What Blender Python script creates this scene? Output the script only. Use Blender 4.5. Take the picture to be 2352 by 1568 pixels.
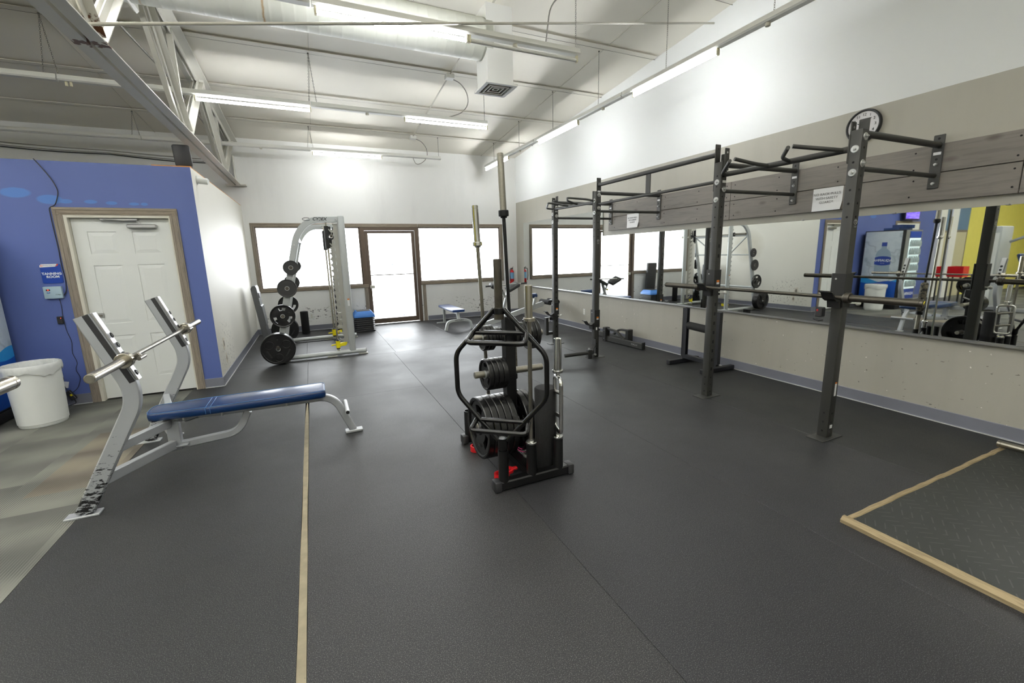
import bpy, bmesh, math, random
from mathutils import Vector, Matrix
random.seed(7)
R = math.radians
PI = math.pi
SC = bpy.context.scene
COL = SC.collection
for o in list(bpy.data.objects):
    bpy.data.objects.remove(o)

# ------------------------------------------------------------------ camera, sky, exposure
yaw, pitch, roll = 0.42512, -0.18903, -0.02501
fw = Vector((math.sin(yaw)*math.cos(pitch), math.cos(yaw)*math.cos(pitch), math.sin(pitch)))
rt = Vector((math.cos(yaw), -math.sin(yaw), 0)); up = rt.cross(fw)
r2 = rt*math.cos(roll)+up*math.sin(roll); u2 = -rt*math.sin(roll)+up*math.cos(roll)
cam = bpy.data.objects.new('camera', bpy.data.cameras.new('camera')); COL.objects.link(cam)
cam.matrix_world = Matrix(((r2.x, u2.x, -fw.x, 0), (r2.y, u2.y, -fw.y, 0), (r2.z, u2.z, -fw.z, 1.52), (0, 0, 0, 1)))
cam.data.sensor_width = 36; cam.data.lens = 36*993.73/2352; cam.data.shift_y = -12/2352
cam.data.clip_start = 0.02; cam.data.clip_end = 200
SC.camera = cam
W = bpy.data.worlds.new('world'); SC.world = W; W.use_nodes = True
bg = W.node_tree.nodes['Background']
bg.inputs[0].default_value = (0.93, 0.97, 1.0, 1); bg.inputs[1].default_value = 8.0
SC.view_settings.view_transform = 'Standard'; SC.view_settings.look = 'None'
SC.view_settings.gamma = 1; SC.view_settings.use_curve_mapping = False
SC.view_settings.exposure = 0.6
SC.cycles.max_bounces = 9; SC.cycles.diffuse_bounces = 6; SC.cycles.glossy_bounces = 4
SC.cycles.transmission_bounces = 6; SC.cycles.transparent_max_bounces = 8
SC.cycles.sample_clamp_indirect = 6; SC.cycles.use_denoising = True
SC.cycles.caustics_reflective = False; SC.cycles.caustics_refractive = False
TUBE_POWER = 51.0      # radiance of the lit fluorescent tubes
OFF_ROWS_W = 13.0      # base watts of the area lights added outside the frame

def area(name, loc, rot, sx, sy, w, col=(.965, .985, 1)):
    l = bpy.data.lights.new(name, 'AREA'); l.shape = 'RECTANGLE'; l.size = sx; l.size_y = sy
    l.energy = w; l.color = col
    o = bpy.data.objects.new(name, l); COL.objects.link(o); o.location = loc; o.rotation_euler = rot
    return o
# area lights added for overall brightness, standing for hall fixtures outside the frame
for (x, y) in ((0.8, 1.5), (-1.6, 1.5), (-4.1, 4.1), (-6.6, 7.6), (-4.1, 1.5), (1.4, -1.6), (-1.6, -1.1), (-4.1, -1.4), (-6.6, 3.6), (-7, 0.4), (1, -4), (-4, -4.2), (-9.5, 3.5)):
    area('hall_fill_light', (x, y, 3.42), (0, 0, 0), 1.22, .12, OFF_ROWS_W)
    area('hall_fill_uplight', (x, y, 3.53), (PI, 0, 0), 1.22, .12, OFF_ROWS_W*4.6)   # uplight added to brighten the ceiling and the bounce from it
# daylight enters by the windows and the glass door
for (x, z, sx, sz) in ((0.04, 1.54, 2.1, 1.3), (3.33, 1.54, 2.0, 1.3), (1.72, 1.08, .95, 2.0)):
    o = area('window_portal', (x, 10.42, z), (R(-90), 0, 0), sx, sz, 1.0); o.data.cycles.is_portal = True

# ------------------------------------------------------------------ materials
def lin(c): 
    c = c/255.0
    return c/12.92 if c <= .04045 else ((c+.055)/1.055)**2.4
def rgb(r, g, b): return (lin(r), lin(g), lin(b), 1)
class NT:
    def __init__(s, name):
        s.m = bpy.data.materials.new(name); s.m.use_nodes = True
        s.t = s.m.node_tree; s.b = s.t.nodes['Principled BSDF']; s.tc = None
    def n(s, k, **kw):
        x = s.t.nodes.new(k)
        for a, v in kw.items(): setattr(x, a, v)
        return x
    def l(s, a, b): s.t.links.new(a, b)
    def co(s, scale=(1, 1, 1), kind='Object', rot=(0, 0, 0), loc=(0, 0, 0)):
        if not s.tc: s.tc = s.n('ShaderNodeTexCoord')
        m = s.n('ShaderNodeMapping'); m.inputs['Scale'].default_value = scale; m.inputs['Rotation'].default_value = rot; m.inputs['Location'].default_value = loc
        s.l(s.tc.outputs[kind], m.inputs[0]); return m.outputs[0]
    def noise(s, scale, det=3, co=None, rough=.5):
        x = s.n('ShaderNodeTexNoise'); x.inputs['Scale'].default_value = scale; x.inputs['Detail'].default_value = det; x.inputs['Roughness'].default_value = rough
        s.l(co if co is not None else s.co(), x.inputs['Vector']); return x.outputs[0]
    def ramp(s, f, stops):
        x = s.n('ShaderNodeValToRGB'); e = x.color_ramp.elements
        while len(e) < len(stops): e.new(.5)
        for i, (p, c) in enumerate(stops): e[i].position = p; e[i].color = c if len(c) == 4 else (*c, 1)
        s.l(f, x.inputs[0]); return x.outputs[0]
    def mix(s, f, a, b, mode='MIX'):
        x = s.n('ShaderNodeMix', data_type='RGBA', blend_type=mode)
        for i, v in ((0, f), (6, a), (7, b)):
            if isinstance(v, (float, int, tuple)): x.inputs[i].default_value = v
            else: s.l(v, x.inputs[i])
        return x.outputs[2]
    def math(s, op, a, b=0., c=None):
        x = s.n('ShaderNodeMath', operation=op)
        for i, v in ((0, a), (1, b), (2, c)):
            if v is None: continue
            if isinstance(v, (float, int)): x.inputs[i].default_value = v
            else: s.l(v, x.inputs[i])
        return x.outputs[0]
    def xyz(s, v):
        x = s.n('ShaderNodeSeparateXYZ'); s.l(v, x.inputs[0]); return x.outputs
    def bump(s, h, st, dist=.01):
        x = s.n('ShaderNodeBump'); x.inputs['Strength'].default_value = st; x.inputs['Distance'].default_value = dist
        s.l(h, x.inputs['Height']); s.l(x.outputs[0], s.b.inputs['Normal'])
    def base(s, c):
        if isinstance(c, tuple): s.b.inputs['Base Color'].default_value = c
        else: s.l(c, s.b.inputs['Base Color'])
    def set(s, rough=None, metal=None, spec=None, coat=None):
        if rough is not None:
            if isinstance(rough, float): s.b.inputs['Roughness'].default_value = rough
            else: s.l(rough, s.b.inputs['Roughness'])
        if metal is not None: s.b.inputs['Metallic'].default_value = metal
        if spec is not None: s.b.inputs['Specular IOR Level'].default_value = spec
        if coat is not None: s.b.inputs['Coat Weight'].default_value = coat
WHITE = (1, 1, 1, 1); BLACK = (0, 0, 0, 1)
def mat(name, c, rough=.5, metal=0., spec=.5, var=.06, vs=6., bump=0., bs=60., dust=None):
    t = NT(name); d = tuple(max(0, x*(1-var)) for x in c[:3])+(1,); e = tuple(min(1, x*(1+var)) for x in c[:3])+(1,)
    t.base(t.mix(t.noise(vs, 4), d, e)); t.set(rough, metal, spec)
    if dust:
        f = t.ramp(t.noise(dust[0], 5, rough=.7), ((dust[1], BLACK), (dust[1]+.08, WHITE)))
        t.base(t.mix(f, t.mix(t.noise(vs, 4), d, e), dust[2]))
    if bump: t.bump(t.noise(bs, 3), bump, .004)
    return t.m
def scuffed(name, c, spots, zlo, zhi, dens=.62, big=None, rough=.6):
    """painted drywall with black scuffs between two heights"""
    t = NT(name)
    b = t.mix(t.noise(1.3, 4), tuple(x*.95 for x in c[:3])+(1,), c)
    n1 = t.noise(1, 3, t.co((16, 16, 34)), .6)
    m = t.ramp(n1, ((dens, BLACK), (dens+.035, WHITE)))
    n2 = t.noise(2.3, 2); m2 = t.ramp(n2, ((.47, BLACK), (.6, WHITE)))
    z = t.xyz(t.co())[2]
    up_ = t.n('ShaderNodeMapRange'); up_.inputs[1].default_value = zhi; up_.inputs[2].default_value = zhi+.12; up_.inputs[3].default_value = 1; up_.inputs[4].default_value = 0
    t.l(z, up_.inputs[0])
    lo = t.math('GREATER_THAN', z, zlo)
    f = t.math('MULTIPLY', t.math('MULTIPLY', m, m2), t.math('MULTIPLY', up_.outputs[0], lo))
    col = t.mix(f, b, spots)
    n3 = t.noise(1, 4, t.co((2.2, 2.2, .5)), .7)
    col = t.mix(t.math('MULTIPLY', t.ramp(n3, ((.5, BLACK), (.8, WHITE))), .25), col, tuple(x*.7 for x in c[:3])+(1,))
    t.base(col); t.set(rough)
    t.bump(t.noise(140, 2), .15, .002)
    return t.m

M = {}
M['ceil'] = mat('ceiling_vinyl', rgb(236, 232, 220), .55, var=.03, vs=1.2, bump=.3, bs=2.2)
M['purlin'] = mat('purlin_paint', rgb(226, 222, 210), .5, var=.02)
M['seam'] = mat('blanket_seam_tape', rgb(196, 192, 180), .6)
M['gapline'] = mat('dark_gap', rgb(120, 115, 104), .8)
M['wall_white'] = mat('wall_white_paint', rgb(240, 240, 236), .55, var=.015, vs=.8, bump=.1, bs=150)
M['wall_low'] = scuffed('wall_lower_scuffed', rgb(240, 240, 237), rgb(45, 45, 45), .12, .42, .60)
M['wall_tan'] = scuffed('wall_tan_paint', rgb(196, 192, 178), rgb(90, 88, 82), .1, .62, .665)
def part_wall():
    t = NT('partition_paint'); c = rgb(228, 225, 214)
    b = t.mix(t.noise(1.5, 4), rgb(222, 219, 208), c)
    xyz = t.xyz(t.co())
    # greasy brown patch high up and hand dirt near floor
    def blob(y0, z0, ry, rz):
        a = t.math('DIVIDE', t.math('SUBTRACT', xyz[1], y0), ry); a = t.math('MULTIPLY', a, a)
        d = t.math('DIVIDE', t.math('SUBTRACT', xyz[2], z0), rz); d = t.math('MULTIPLY', d, d)
        return t.math('SUBTRACT', 1.0, t.math('ADD', a, d))
    n = t.noise(3, 4)
    f = t.math('MULTIPLY', t.ramp(t.math('ADD', blob(7.9, 1.55, .45, .5), t.math('SUBTRACT', n, .5)), ((.0, BLACK), (.9, WHITE))), .35)
    col = t.mix(f, b, rgb(150, 140, 100))
    sp = t.ramp(t.noise(1, 4, t.co((30, 30, 22)), .7), ((.6, BLACK), (.64, WHITE)))
    f2 = t.math('MULTIPLY', sp, t.ramp(t.math('ADD', blob(6.75, .35, .5, .45), t.math('MULTIPLY', n, .4)), ((.1, BLACK), (.6, WHITE))))
    col = t.mix(f2, col, rgb(60, 56, 48))
    t.base(col); t.set(.55); t.bump(t.noise(120, 2), .12, .002); return t.m
M['wall_part'] = part_wall()
def blue_wall():
    t = NT('blue_wall_paint'); b = t.mix(t.noise(2, 3), rgb(78, 94, 152), rgb(82, 99, 158))
    xyz = t.xyz(t.co())
    def blob(x0, z0, rx, rz, k=.35):
        a = t.math('DIVIDE', t.math('SUBTRACT', xyz[0], x0), rx); a = t.math('MULTIPLY', a, a)
        d = t.math('DIVIDE', t.math('SUBTRACT', xyz[2], z0), rz); d = t.math('MULTIPLY', d, d)
        return t.math('ADD', t.math('SUBTRACT', 1.0, t.math('ADD', a, d)), t.math('MULTIPLY', t.math('SUBTRACT', t.noise(14, 3), .5), k))
    f = None
    for (x0, z0, rx, rz) in ((-2.62, 2.24, .13, .055), (-2.37, 2.18, .11, .05), (-2.25, 2.165, .06, .025), (-2.05, 2.165, .06, .022), (-1.88, 2.155, .055, .02), (-1.69, 2.15, .05, .018), (-1.6, 2.15, .035, .018), (-3.3, 2.2, .15, .05)):
        g = t.ramp(blob(x0, z0, rx, rz), ((.05, BLACK), (.4, WHITE)))
        f = g if f is None else t.math('MAXIMUM', f, g)
    t.base(t.mix(t.math('MULTIPLY', f, .85), b, rgb(76, 122, 192)))
    t.set(.5); t.bump(t.noise(160, 2), .12, .002); return t.m
M['blue'] = blue_wall()
M['bluegrey'] = mat('blue_grey_paint', rgb(98, 128, 158), .55)
M['yellow_wall'] = mat('yellow_wall_paint', rgb(242, 232, 120), .55)
M['baseb'] = mat('vinyl_baseboard', rgb(112, 114, 124), .45, var=.1, vs=3)
M['caulk'] = mat('base_sealant', rgb(190, 190, 188), .6, var=.2, vs=20)
def rubber(name, c, sp):
    t = NT(name)
    n = t.noise(250, 2, rough=.75); f = t.ramp(n, ((.54, BLACK), (.64, WHITE)))
    big = t.noise(.9, 5, rough=.6)
    b = t.mix(big, tuple(x*.82 for x in c[:3])+(1,), tuple(x*1.2 for x in c[:3])+(1,))
    t.base(t.mix(f, b, sp)); t.set(t.ramp(big, ((.3, (.46, .46, .46, 1)), (.7, (.6, .6, .6, 1)))), spec=.42)
    t.bump(t.noise(420, 2), .06, .002); return t.m
M['rubber'] = rubber('rubber_flooring', rgb(26, 26, 29), rgb(80, 80, 80))
M['rubber2'] = rubber('rubber_flooring_worn', rgb(29, 29, 30), rgb(88, 87, 86))
M['rubber3'] = rubber('rubber_flooring_dark', rgb(23, 23, 25), rgb(80, 82, 78))
M['grout'] = mat('dusty_gap_filler', rgb(132, 123, 102), .85, var=.3, vs=18, dust=(60, .66, rgb(70, 62, 52)))
def carpet():
    t = NT('carpet_tiles'); co = t.co()
    br = t.n('ShaderNodeTexBrick', offset=.5, squash=1.0); t.l(t.co(rot=(0, 0, R(90))), br.inputs['Vector'])
    br.inputs['Scale'].default_value = 1; br.inputs['Brick Width'].default_value = 1.0; br.inputs['Row Height'].default_value = .5
    br.inputs['Mortar Size'].default_value = 0.0; br.inputs['Color1'].default_value = (0, 0, 0, 1); br.inputs['Color2'].default_value = (1, 1, 1, 1); br.inputs['Bias'].default_value = 0
    tile = br.outputs[0]
    x = t.xyz(co)
    # soft light/dark bands across each tile, offset tile by tile
    ph = t.math('ADD', t.math('MULTIPLY', x[1], 11.0), t.math('MULTIPLY', tile, 11.0))
    wav = t.math('MULTIPLY_ADD', t.math('SINE', t.math('ADD', ph, t.math('MULTIPLY', t.noise(2.5, 2), 3.0))), .5, .5)
    lines = t.math('MULTIPLY_ADD', t.math('SINE', t.math('MULTIPLY', x[0], 420.0)), .5, .5)
    lm = t.math('MULTIPLY', t.ramp(lines, ((.55, BLACK), (.9, WHITE))), t.ramp(t.noise(2.2, 2), ((.4, BLACK), (.65, WHITE))))
    base = t.ramp(t.math('ADD', t.math('MULTIPLY', wav, .6), t.math('MULTIPLY', tile, .3)), ((.05, rgb(82, 83, 80)), (.45, rgb(101, 102, 97)), (.9, rgb(120, 120, 113))))
    base = t.mix(t.math('MULTIPLY', t.noise(260, 2), .5), base, rgb(90, 90, 84))
    base = t.mix(t.math('MULTIPLY', lm, .7), base, rgb(56, 57, 55))
    # one brown tile column beside the rubber
    inb = t.math('MULTIPLY', t.math('MULTIPLY', t.math('GREATER_THAN', x[0], -1.9), t.math('GREATER_THAN', x[1], 3.75)), t.math('LESS_THAN', x[1], 4.95))
    base = t.mix(t.math('MULTIPLY', inb, .42), base, t.mix(wav, rgb(84, 72, 60), rgb(126, 112, 92)))
    t.base(base); t.set(.95, spec=.1); t.bump(t.noise(300, 2), .3, .004); return t.m
M['carpet'] = carpet()
M['trim'] = None
def wood(name, a, b, axis=1, knots=False, rough=.6, sc=1.0):
    t = NT(name); s = [14*sc, 14*sc, 14*sc]; s[axis] = 1.1*sc
    n = t.noise(1, 6, t.co(tuple(s)), .65); n2 = t.noise(1, 3, t.co(tuple(v*4 for v in s)), .5)
    col = t.mix(n, a, b); col = t.mix(t.math('MULTIPLY', t.ramp(n2, ((.5, BLACK), (.62, WHITE))), .35), col, tuple(v*.5 for v in a[:3])+(1,))
    if knots:
        v = t.n('ShaderNodeTexVoronoi'); v.inputs['Scale'].default_value = 1; ks = [5.5]*3; ks[axis] = 2.6; t.l(t.co(tuple(ks)), v.inputs['Vector'])
        col = t.mix(t.math('MULTIPLY', t.ramp(v.outputs['Distance'], ((.05, WHITE), (.16, BLACK))), .75), col, rgb(62, 54, 46))
        col = t.mix(t.math('MULTIPLY', t.ramp(t.noise(1.1, 3), ((.35, BLACK), (.7, WHITE))), .5), col, rgb(128, 122, 116))
    t.base(col); t.set(rough); t.bump(n2, .2, .002); return t.m
M['board'] = wood('weathered_plank', rgb(94, 90, 85), rgb(134, 128, 120), 1, True)
M['trimx'] = wood('grey_brown_trim_x', rgb(118, 106, 92), rgb(158, 146, 128), 0, sc=2)
M['trimz'] = wood('grey_brown_trim_z', rgb(118, 108, 96), rgb(152, 142, 128), 2, sc=2)
M['pine'] = wood('raw_lumber', rgb(116, 100, 74), rgb(176, 158, 122), 0, sc=1.5, rough=.75)
M['piney'] = wood('raw_lumber_y', rgb(116, 100, 74), rgb(176, 158, 122), 1, sc=1.5, rough=.75)
M['bronze'] = mat('bronze_storefront_metal', rgb(98, 84, 72), .4, metal=.4, var=.1)
M['mirror'] = None
t = NT('mirror_silver'); t.base((.86, .88, .86, 1)); t.set(.015, 1.0); M['mirror'] = t.m
M['chan'] = mat('brushed_channel', rgb(190, 190, 190), .3, metal=.9)
M['edge'] = mat('mirror_edge', rgb(120, 135, 130), .3)
M['door'] = mat('door_white_paint', rgb(232, 234, 230), .45, var=.02)
M['jamb'] = mat('jamb_cream_paint', rgb(214, 210, 196), .5)
t = NT('window_glass')
g = t.n('ShaderNodeBsdfTransparent'); gl = t.n('ShaderNodeBsdfGlossy'); gl.inputs['Roughness'].default_value = .02
mx = t.n('ShaderNodeMixShader'); fr = t.n('ShaderNodeFresnel'); fr.inputs[0].default_value = 1.45
t.l(t.math('MULTIPLY', fr.outputs[0], .8), mx.inputs[0]); t.l(g.outputs[0], mx.inputs[1]); t.l(gl.outputs[0], mx.inputs[2])
t.l(mx.outputs[0], t.t.nodes['Material Output'].inputs[0]); M['glass'] = t.m
M['rack'] = mat('rack_black_powder', rgb(50, 50, 47), .48, var=.12, vs=8, bump=.12, bs=300, dust=(90, .74, rgb(105, 103, 95)))
M['rackdk'] = mat('attachment_black', rgb(28, 28, 27), .5, var=.15, dust=(60, .72, rgb(90, 88, 84)))
M['standblk'] = mat('stand_satin_black', rgb(26, 27, 31), .45, var=.1)
M['hole'] = mat('hole_dark', rgb(14, 14, 14), .9)
M['zinc'] = mat('zinc_washer', rgb(205, 206, 204), .32, metal=.8)
M['steel'] = mat('worn_steel_bar', rgb(150, 146, 136), .3, metal=1., var=.2, vs=30)
M['chrome'] = mat('chrome', rgb(225, 225, 222), .12, metal=1.)
M['brass'] = mat('aged_chrome_sleeve', rgb(188, 182, 168), .24, metal=1., var=.15, vs=14)
M['darkbar'] = mat('dark_oxide_bar', rgb(92, 88, 80), .38, metal=.9, var=.2, vs=40)
M['darksleeve'] = mat('dark_worn_sleeve', rgb(74, 70, 62), .42, metal=.7, var=.35, vs=26, dust=(34, .72, rgb(150, 146, 136)))
M['blackbar'] = mat('black_bar', rgb(34, 34, 34), .42, metal=.6, var=.2, vs=30)
M['gripst'] = mat('knurled_worn_sleeve', rgb(146, 142, 130), .38, metal=.9, var=.18, vs=60, bump=.4, bs=500)
M['treeblk'] = mat('tree_gloss_black', rgb(15, 15, 15), .3, var=.2, dust=(40, .74, rgb(86, 84, 76)))
M['hexblk'] = mat('hex_bar_gloss_black', rgb(10, 10, 10), .2, var=.2)
M['plate'] = mat('plate_rubber', rgb(19, 19, 19), .27, var=.25, vs=10, bump=.15, bs=60)
M['plate2'] = mat('plate_iron_grey', rgb(44, 44, 44), .5, var=.15)
M['frame'] = mat('silver_frame_paint', rgb(176, 179, 182), .38, metal=.35, var=.04)
def chipped():
    t = NT('silver_frame_chipped'); c = rgb(170, 173, 176)
    z = t.xyz(t.co())[2]
    n = t.noise(1, 4, t.co((26, 26, 75), rot=(0, .3, 0)), .65)
    mr = t.n('ShaderNodeMapRange'); t.l(z, mr.inputs[0]); mr.inputs[1].default_value = .0; mr.inputs[2].default_value = .6; mr.inputs[3].default_value = .17; mr.inputs[4].default_value = -.13
    f = t.ramp(t.math('ADD', n, mr.outputs[0]), ((.6, BLACK), (.63, WHITE)))
    t.base(t.mix(f, c, rgb(34, 34, 34))); t.set(.4, .3); return t.m
M['chipped'] = chipped()
M['cybex'] = mat('light_machine_paint', rgb(184, 188, 187), .38, metal=.15, var=.03)
M['cybexn'] = mat('hook_plate_steel', rgb(172, 171, 162), .4, metal=.4, var=.1)
M['yellow'] = mat('yellow_stop', rgb(240, 222, 20), .4)
M['blkplast'] = mat('black_plastic', rgb(38, 38, 40), .5, dust=(30, .74, rgb(90, 88, 88)))
M['vinyl'] = mat('blue_vinyl', rgb(7, 40, 84), .28, var=.2, vs=5, bump=.12, bs=26)
M['vinyldk'] = mat('navy_vinyl', rgb(30, 58, 110), .35, var=.1)
M['stitch'] = mat('vinyl_seam', rgb(60, 105, 155), .45)
M['paint_silver'] = mat('silver_foot', rgb(190, 192, 194), .35, metal=.4)
M['white_plastic'] = mat('white_plastic', rgb(226, 228, 224), .4, var=.02)
M['bag'] = mat('bin_liner', rgb(208, 210, 208), .35, var=.05, bump=.5, bs=30)
M['lampwhite'] = mat('fixture_enamel', rgb(232, 232, 226), .35, var=.02)
t = NT('lit_tube'); t.b.inputs['Emission Color'].default_value = (.97, .99, 1, 1); t.b.inputs['Emission Strength'].default_value = TUBE_POWER; t.base(WHITE); M['tube'] = t.m
M['tubeoff'] = mat('unlit_tube', rgb(236, 236, 230), .25)
M['socket'] = mat('lamp_socket', rgb(226, 220, 190), .4)
M['chain'] = mat('chain_steel', rgb(128, 126, 118), .4, metal=.8)
M['duct'] = None
def duct():
    t = NT('duct_painted'); c = t.mix(t.noise(3, 4), rgb(212, 214, 204), rgb(228, 229, 220))
    x = t.xyz(t.co())
    def band(x0, w):
        d = t.math('ABSOLUTE', t.math('SUBTRACT', t.math('ADD', x[0], t.math('MULTIPLY', t.math('SUBTRACT', t.noise(9, 3), .5), .05)), x0))
        return t.ramp(d, ((0, WHITE), (w, BLACK)))
    f = t.math('MULTIPLY', t.math('MAXIMUM', band(-1.16, .014), t.math('MULTIPLY', band(-2.05, .012), .6)), .85)
    t.base(t.mix(f, c, rgb(176, 134, 62))); t.set(.5); return t.m
M['duct'] = duct()
def truss():
    t = NT('truss_paint'); c = t.mix(t.noise(4, 4), rgb(208, 206, 196), rgb(222, 220, 212))
    x = t.xyz(t.co())
    d = t.math('ABSOLUTE', t.math('SUBTRACT', x[1], 1.95)); g = t.ramp(d, ((0, WHITE), (.16, BLACK)))
    f = t.ramp(t.math('MULTIPLY', g, t.noise(24, 4)), ((.36, BLACK), (.42, WHITE)))
    s = t.ramp(t.noise(1, 3, t.co((30, 8, 30))), ((.76, BLACK), (.8, WHITE)))
    col = t.mix(t.math('MULTIPLY', s, .3), c, rgb(90, 84, 74)); t.base(t.mix(f, col, rgb(92, 56, 30))); t.set(.5); return t.m
M['truss'] = truss()
M['rust'] = mat('rust', rgb(104, 62, 34), .9, var=.4, vs=60)
M['grille'] = mat('grille_dark', rgb(66, 64, 58), .7)
M['cable'] = mat('black_cable', rgb(36, 36, 40), .5)
M['cablegrey'] = mat('grey_cable', rgb(128, 124, 114), .6)
M['conduit'] = mat('conduit_painted', rgb(200, 197, 186), .5)
M['flex'] = mat('flex_conduit', rgb(150, 148, 142), .4, metal=.5)
M['paper'] = mat('paper', rgb(232, 232, 232), .7, var=.02)
t = NT('backlit_paper'); g = t.n('ShaderNodeBsdfTransparent'); tl_ = t.n('ShaderNodeBsdfTranslucent'); mx = t.n('ShaderNodeMixShader'); mx.inputs[0].default_value = .3; t.l(g.outputs[0], mx.inputs[1]); t.l(tl_.outputs[0], mx.inputs[2]); t.l(mx.outputs[0], t.t.nodes['Material Output'].inputs[0]); M['notice'] = t.m
M['ink'] = mat('grey_ink', rgb(120, 120, 122), .7)
M['inkdk'] = mat('black_ink', rgb(40, 40, 40), .6)
M['signblue'] = mat('sign_blue', rgb(14, 58, 148), .35)
M['signwhite'] = mat('sign_white', rgb(235, 236, 238), .4)
M['signred'] = mat('sign_red', rgb(214, 78, 50), .4)
M['orange'] = mat('label_orange', rgb(228, 128, 36), .5)
M['thermo'] = mat('timer_pale_blue', rgb(168, 192, 204), .4)
t = NT('led_red'); t.base(rgb(150, 20, 20)); t.b.inputs['Emission Color'].default_value = (1, .08, .04, 1); t.b.inputs['Emission Strength'].default_value = 1.6; M['led'] = t.m
M['red'] = mat('red_plastic', rgb(200, 28, 34), .35)
M['pink'] = mat('pink_plastic', rgb(214, 70, 130), .4)
M['stepblue'] = mat('step_blue', rgb(66, 128, 208), .45)
M['stepblk'] = mat('step_black', rgb(48, 49, 52), .4)
M['greydeck'] = mat('grey_plastic_deck', rgb(86, 88, 90), .5)
M['foam'] = mat('foam_black', rgb(22, 22, 22), .85, bump=.4, bs=90, var=.3, vs=40)
M['matpad'] = mat('pad_charcoal', rgb(52, 52, 52), .55)
M['camo'] = None
t = NT('camo_pad'); t.base(t.ramp(t.noise(17, 3, rough=.7), ((.4, rgb(34, 33, 30)), (.46, rgb(70, 66, 56)), (.52, rgb(120, 112, 92)), (.6, rgb(50, 48, 42))))); t.set(.7); M['camo'] = t.m
M['fridgegrey'] = mat('cooler_grey', rgb(120, 122, 120), .4)
M['fridgeblk'] = mat('cooler_black', rgb(26, 26, 28), .4)
def coolpanel():
    t = NT('cooler_side_graphic'); x = t.xyz(t.co())
    marble = t.ramp(t.noise(1.6, 7, rough=.7), ((.3, rgb(176, 192, 204)), (.55, rgb(212, 222, 228)), (.8, rgb(226, 232, 236))))
    v = t.ramp(t.math('ABSOLUTE', t.math('SUBTRACT', t.noise(1.4, 3), .5)), ((0, WHITE), (.02, BLACK)))
    marble = t.mix(t.math('MULTIPLY', v, .4), marble, rgb(120, 138, 150))
    wv = t.math('ADD', x[2], t.math('MULTIPLY', t.math('SINE', t.math('MULTIPLY', x[1], 7.5)), .035))
    wv2 = t.math('ADD', x[2], t.math('MULTIPLY', t.math('SINE', t.math('ADD', t.math('MULTIPLY', x[1], 7.5), 2.2)), .05))
    c = t.mix(t.math('LESS_THAN', wv2, .68), marble, rgb(40, 148, 214)); c = t.mix(t.math('LESS_THAN', wv, .63), c, rgb(6, 74, 170))
    t.base(c); t.set(.3); return t.m
M['coolpanel'] = coolpanel()
M['bottle'] = mat('bottle_print', rgb(158, 178, 194), .3, var=.05)
M['bottleblue'] = mat('bottle_blue', rgb(26, 60, 150), .3)
t = NT('cooler_lit_interior'); t.base(rgb(200, 215, 215)); t.b.inputs['Emission Color'].default_value = (.8, .95, .95, 1); t.b.inputs['Emission Strength'].default_value = .45; M['coolint'] = t.m
M['bottles'] = mat('cooler_bottles', rgb(150, 165, 165), .3, var=.4, vs=30)
t = NT('tv_screen'); t.base(rgb(20, 10, 60)); c = t.ramp(t.noise(1, 2, t.co((6, 6, 40))), ((.4, (.16, .08, .75, 1)), (.6, (.35, .25, .9, 1)))); t.l(c, t.b.inputs['Emission Color']); t.b.inputs['Emission Strength'].default_value = .9; M['screen'] = t.m
M['beige'] = mat('beige_door', rgb(206, 200, 168), .5)
M['tower'] = mat('machine_shroud_grey', rgb(168, 172, 170), .45)
M['outside'] = mat('snowy_pavement', rgb(205, 207, 210), .9, dust=(3, .56, rgb(120, 120, 124)))
M['clockface'] = mat('clock_face', rgb(222, 220, 222), .4)
M['tile_shine'] = None
M['plywood'] = mat('orange_lumber', rgb(206, 140, 72), .7)
M['extred'] = mat('extinguisher_red', rgb(190, 24, 30), .3)
M['extlabel'] = mat('extinguisher_label', rgb(120, 170, 210), .4)
M['tape'] = mat('blue_tape', rgb(50, 90, 190), .5)
M['patch'] = mat('broken_plaster', rgb(214, 206, 190), .9, bump=.8, bs=40)
M['knobwhite'] = mat('white_knob', rgb(224, 224, 216), .35)

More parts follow.
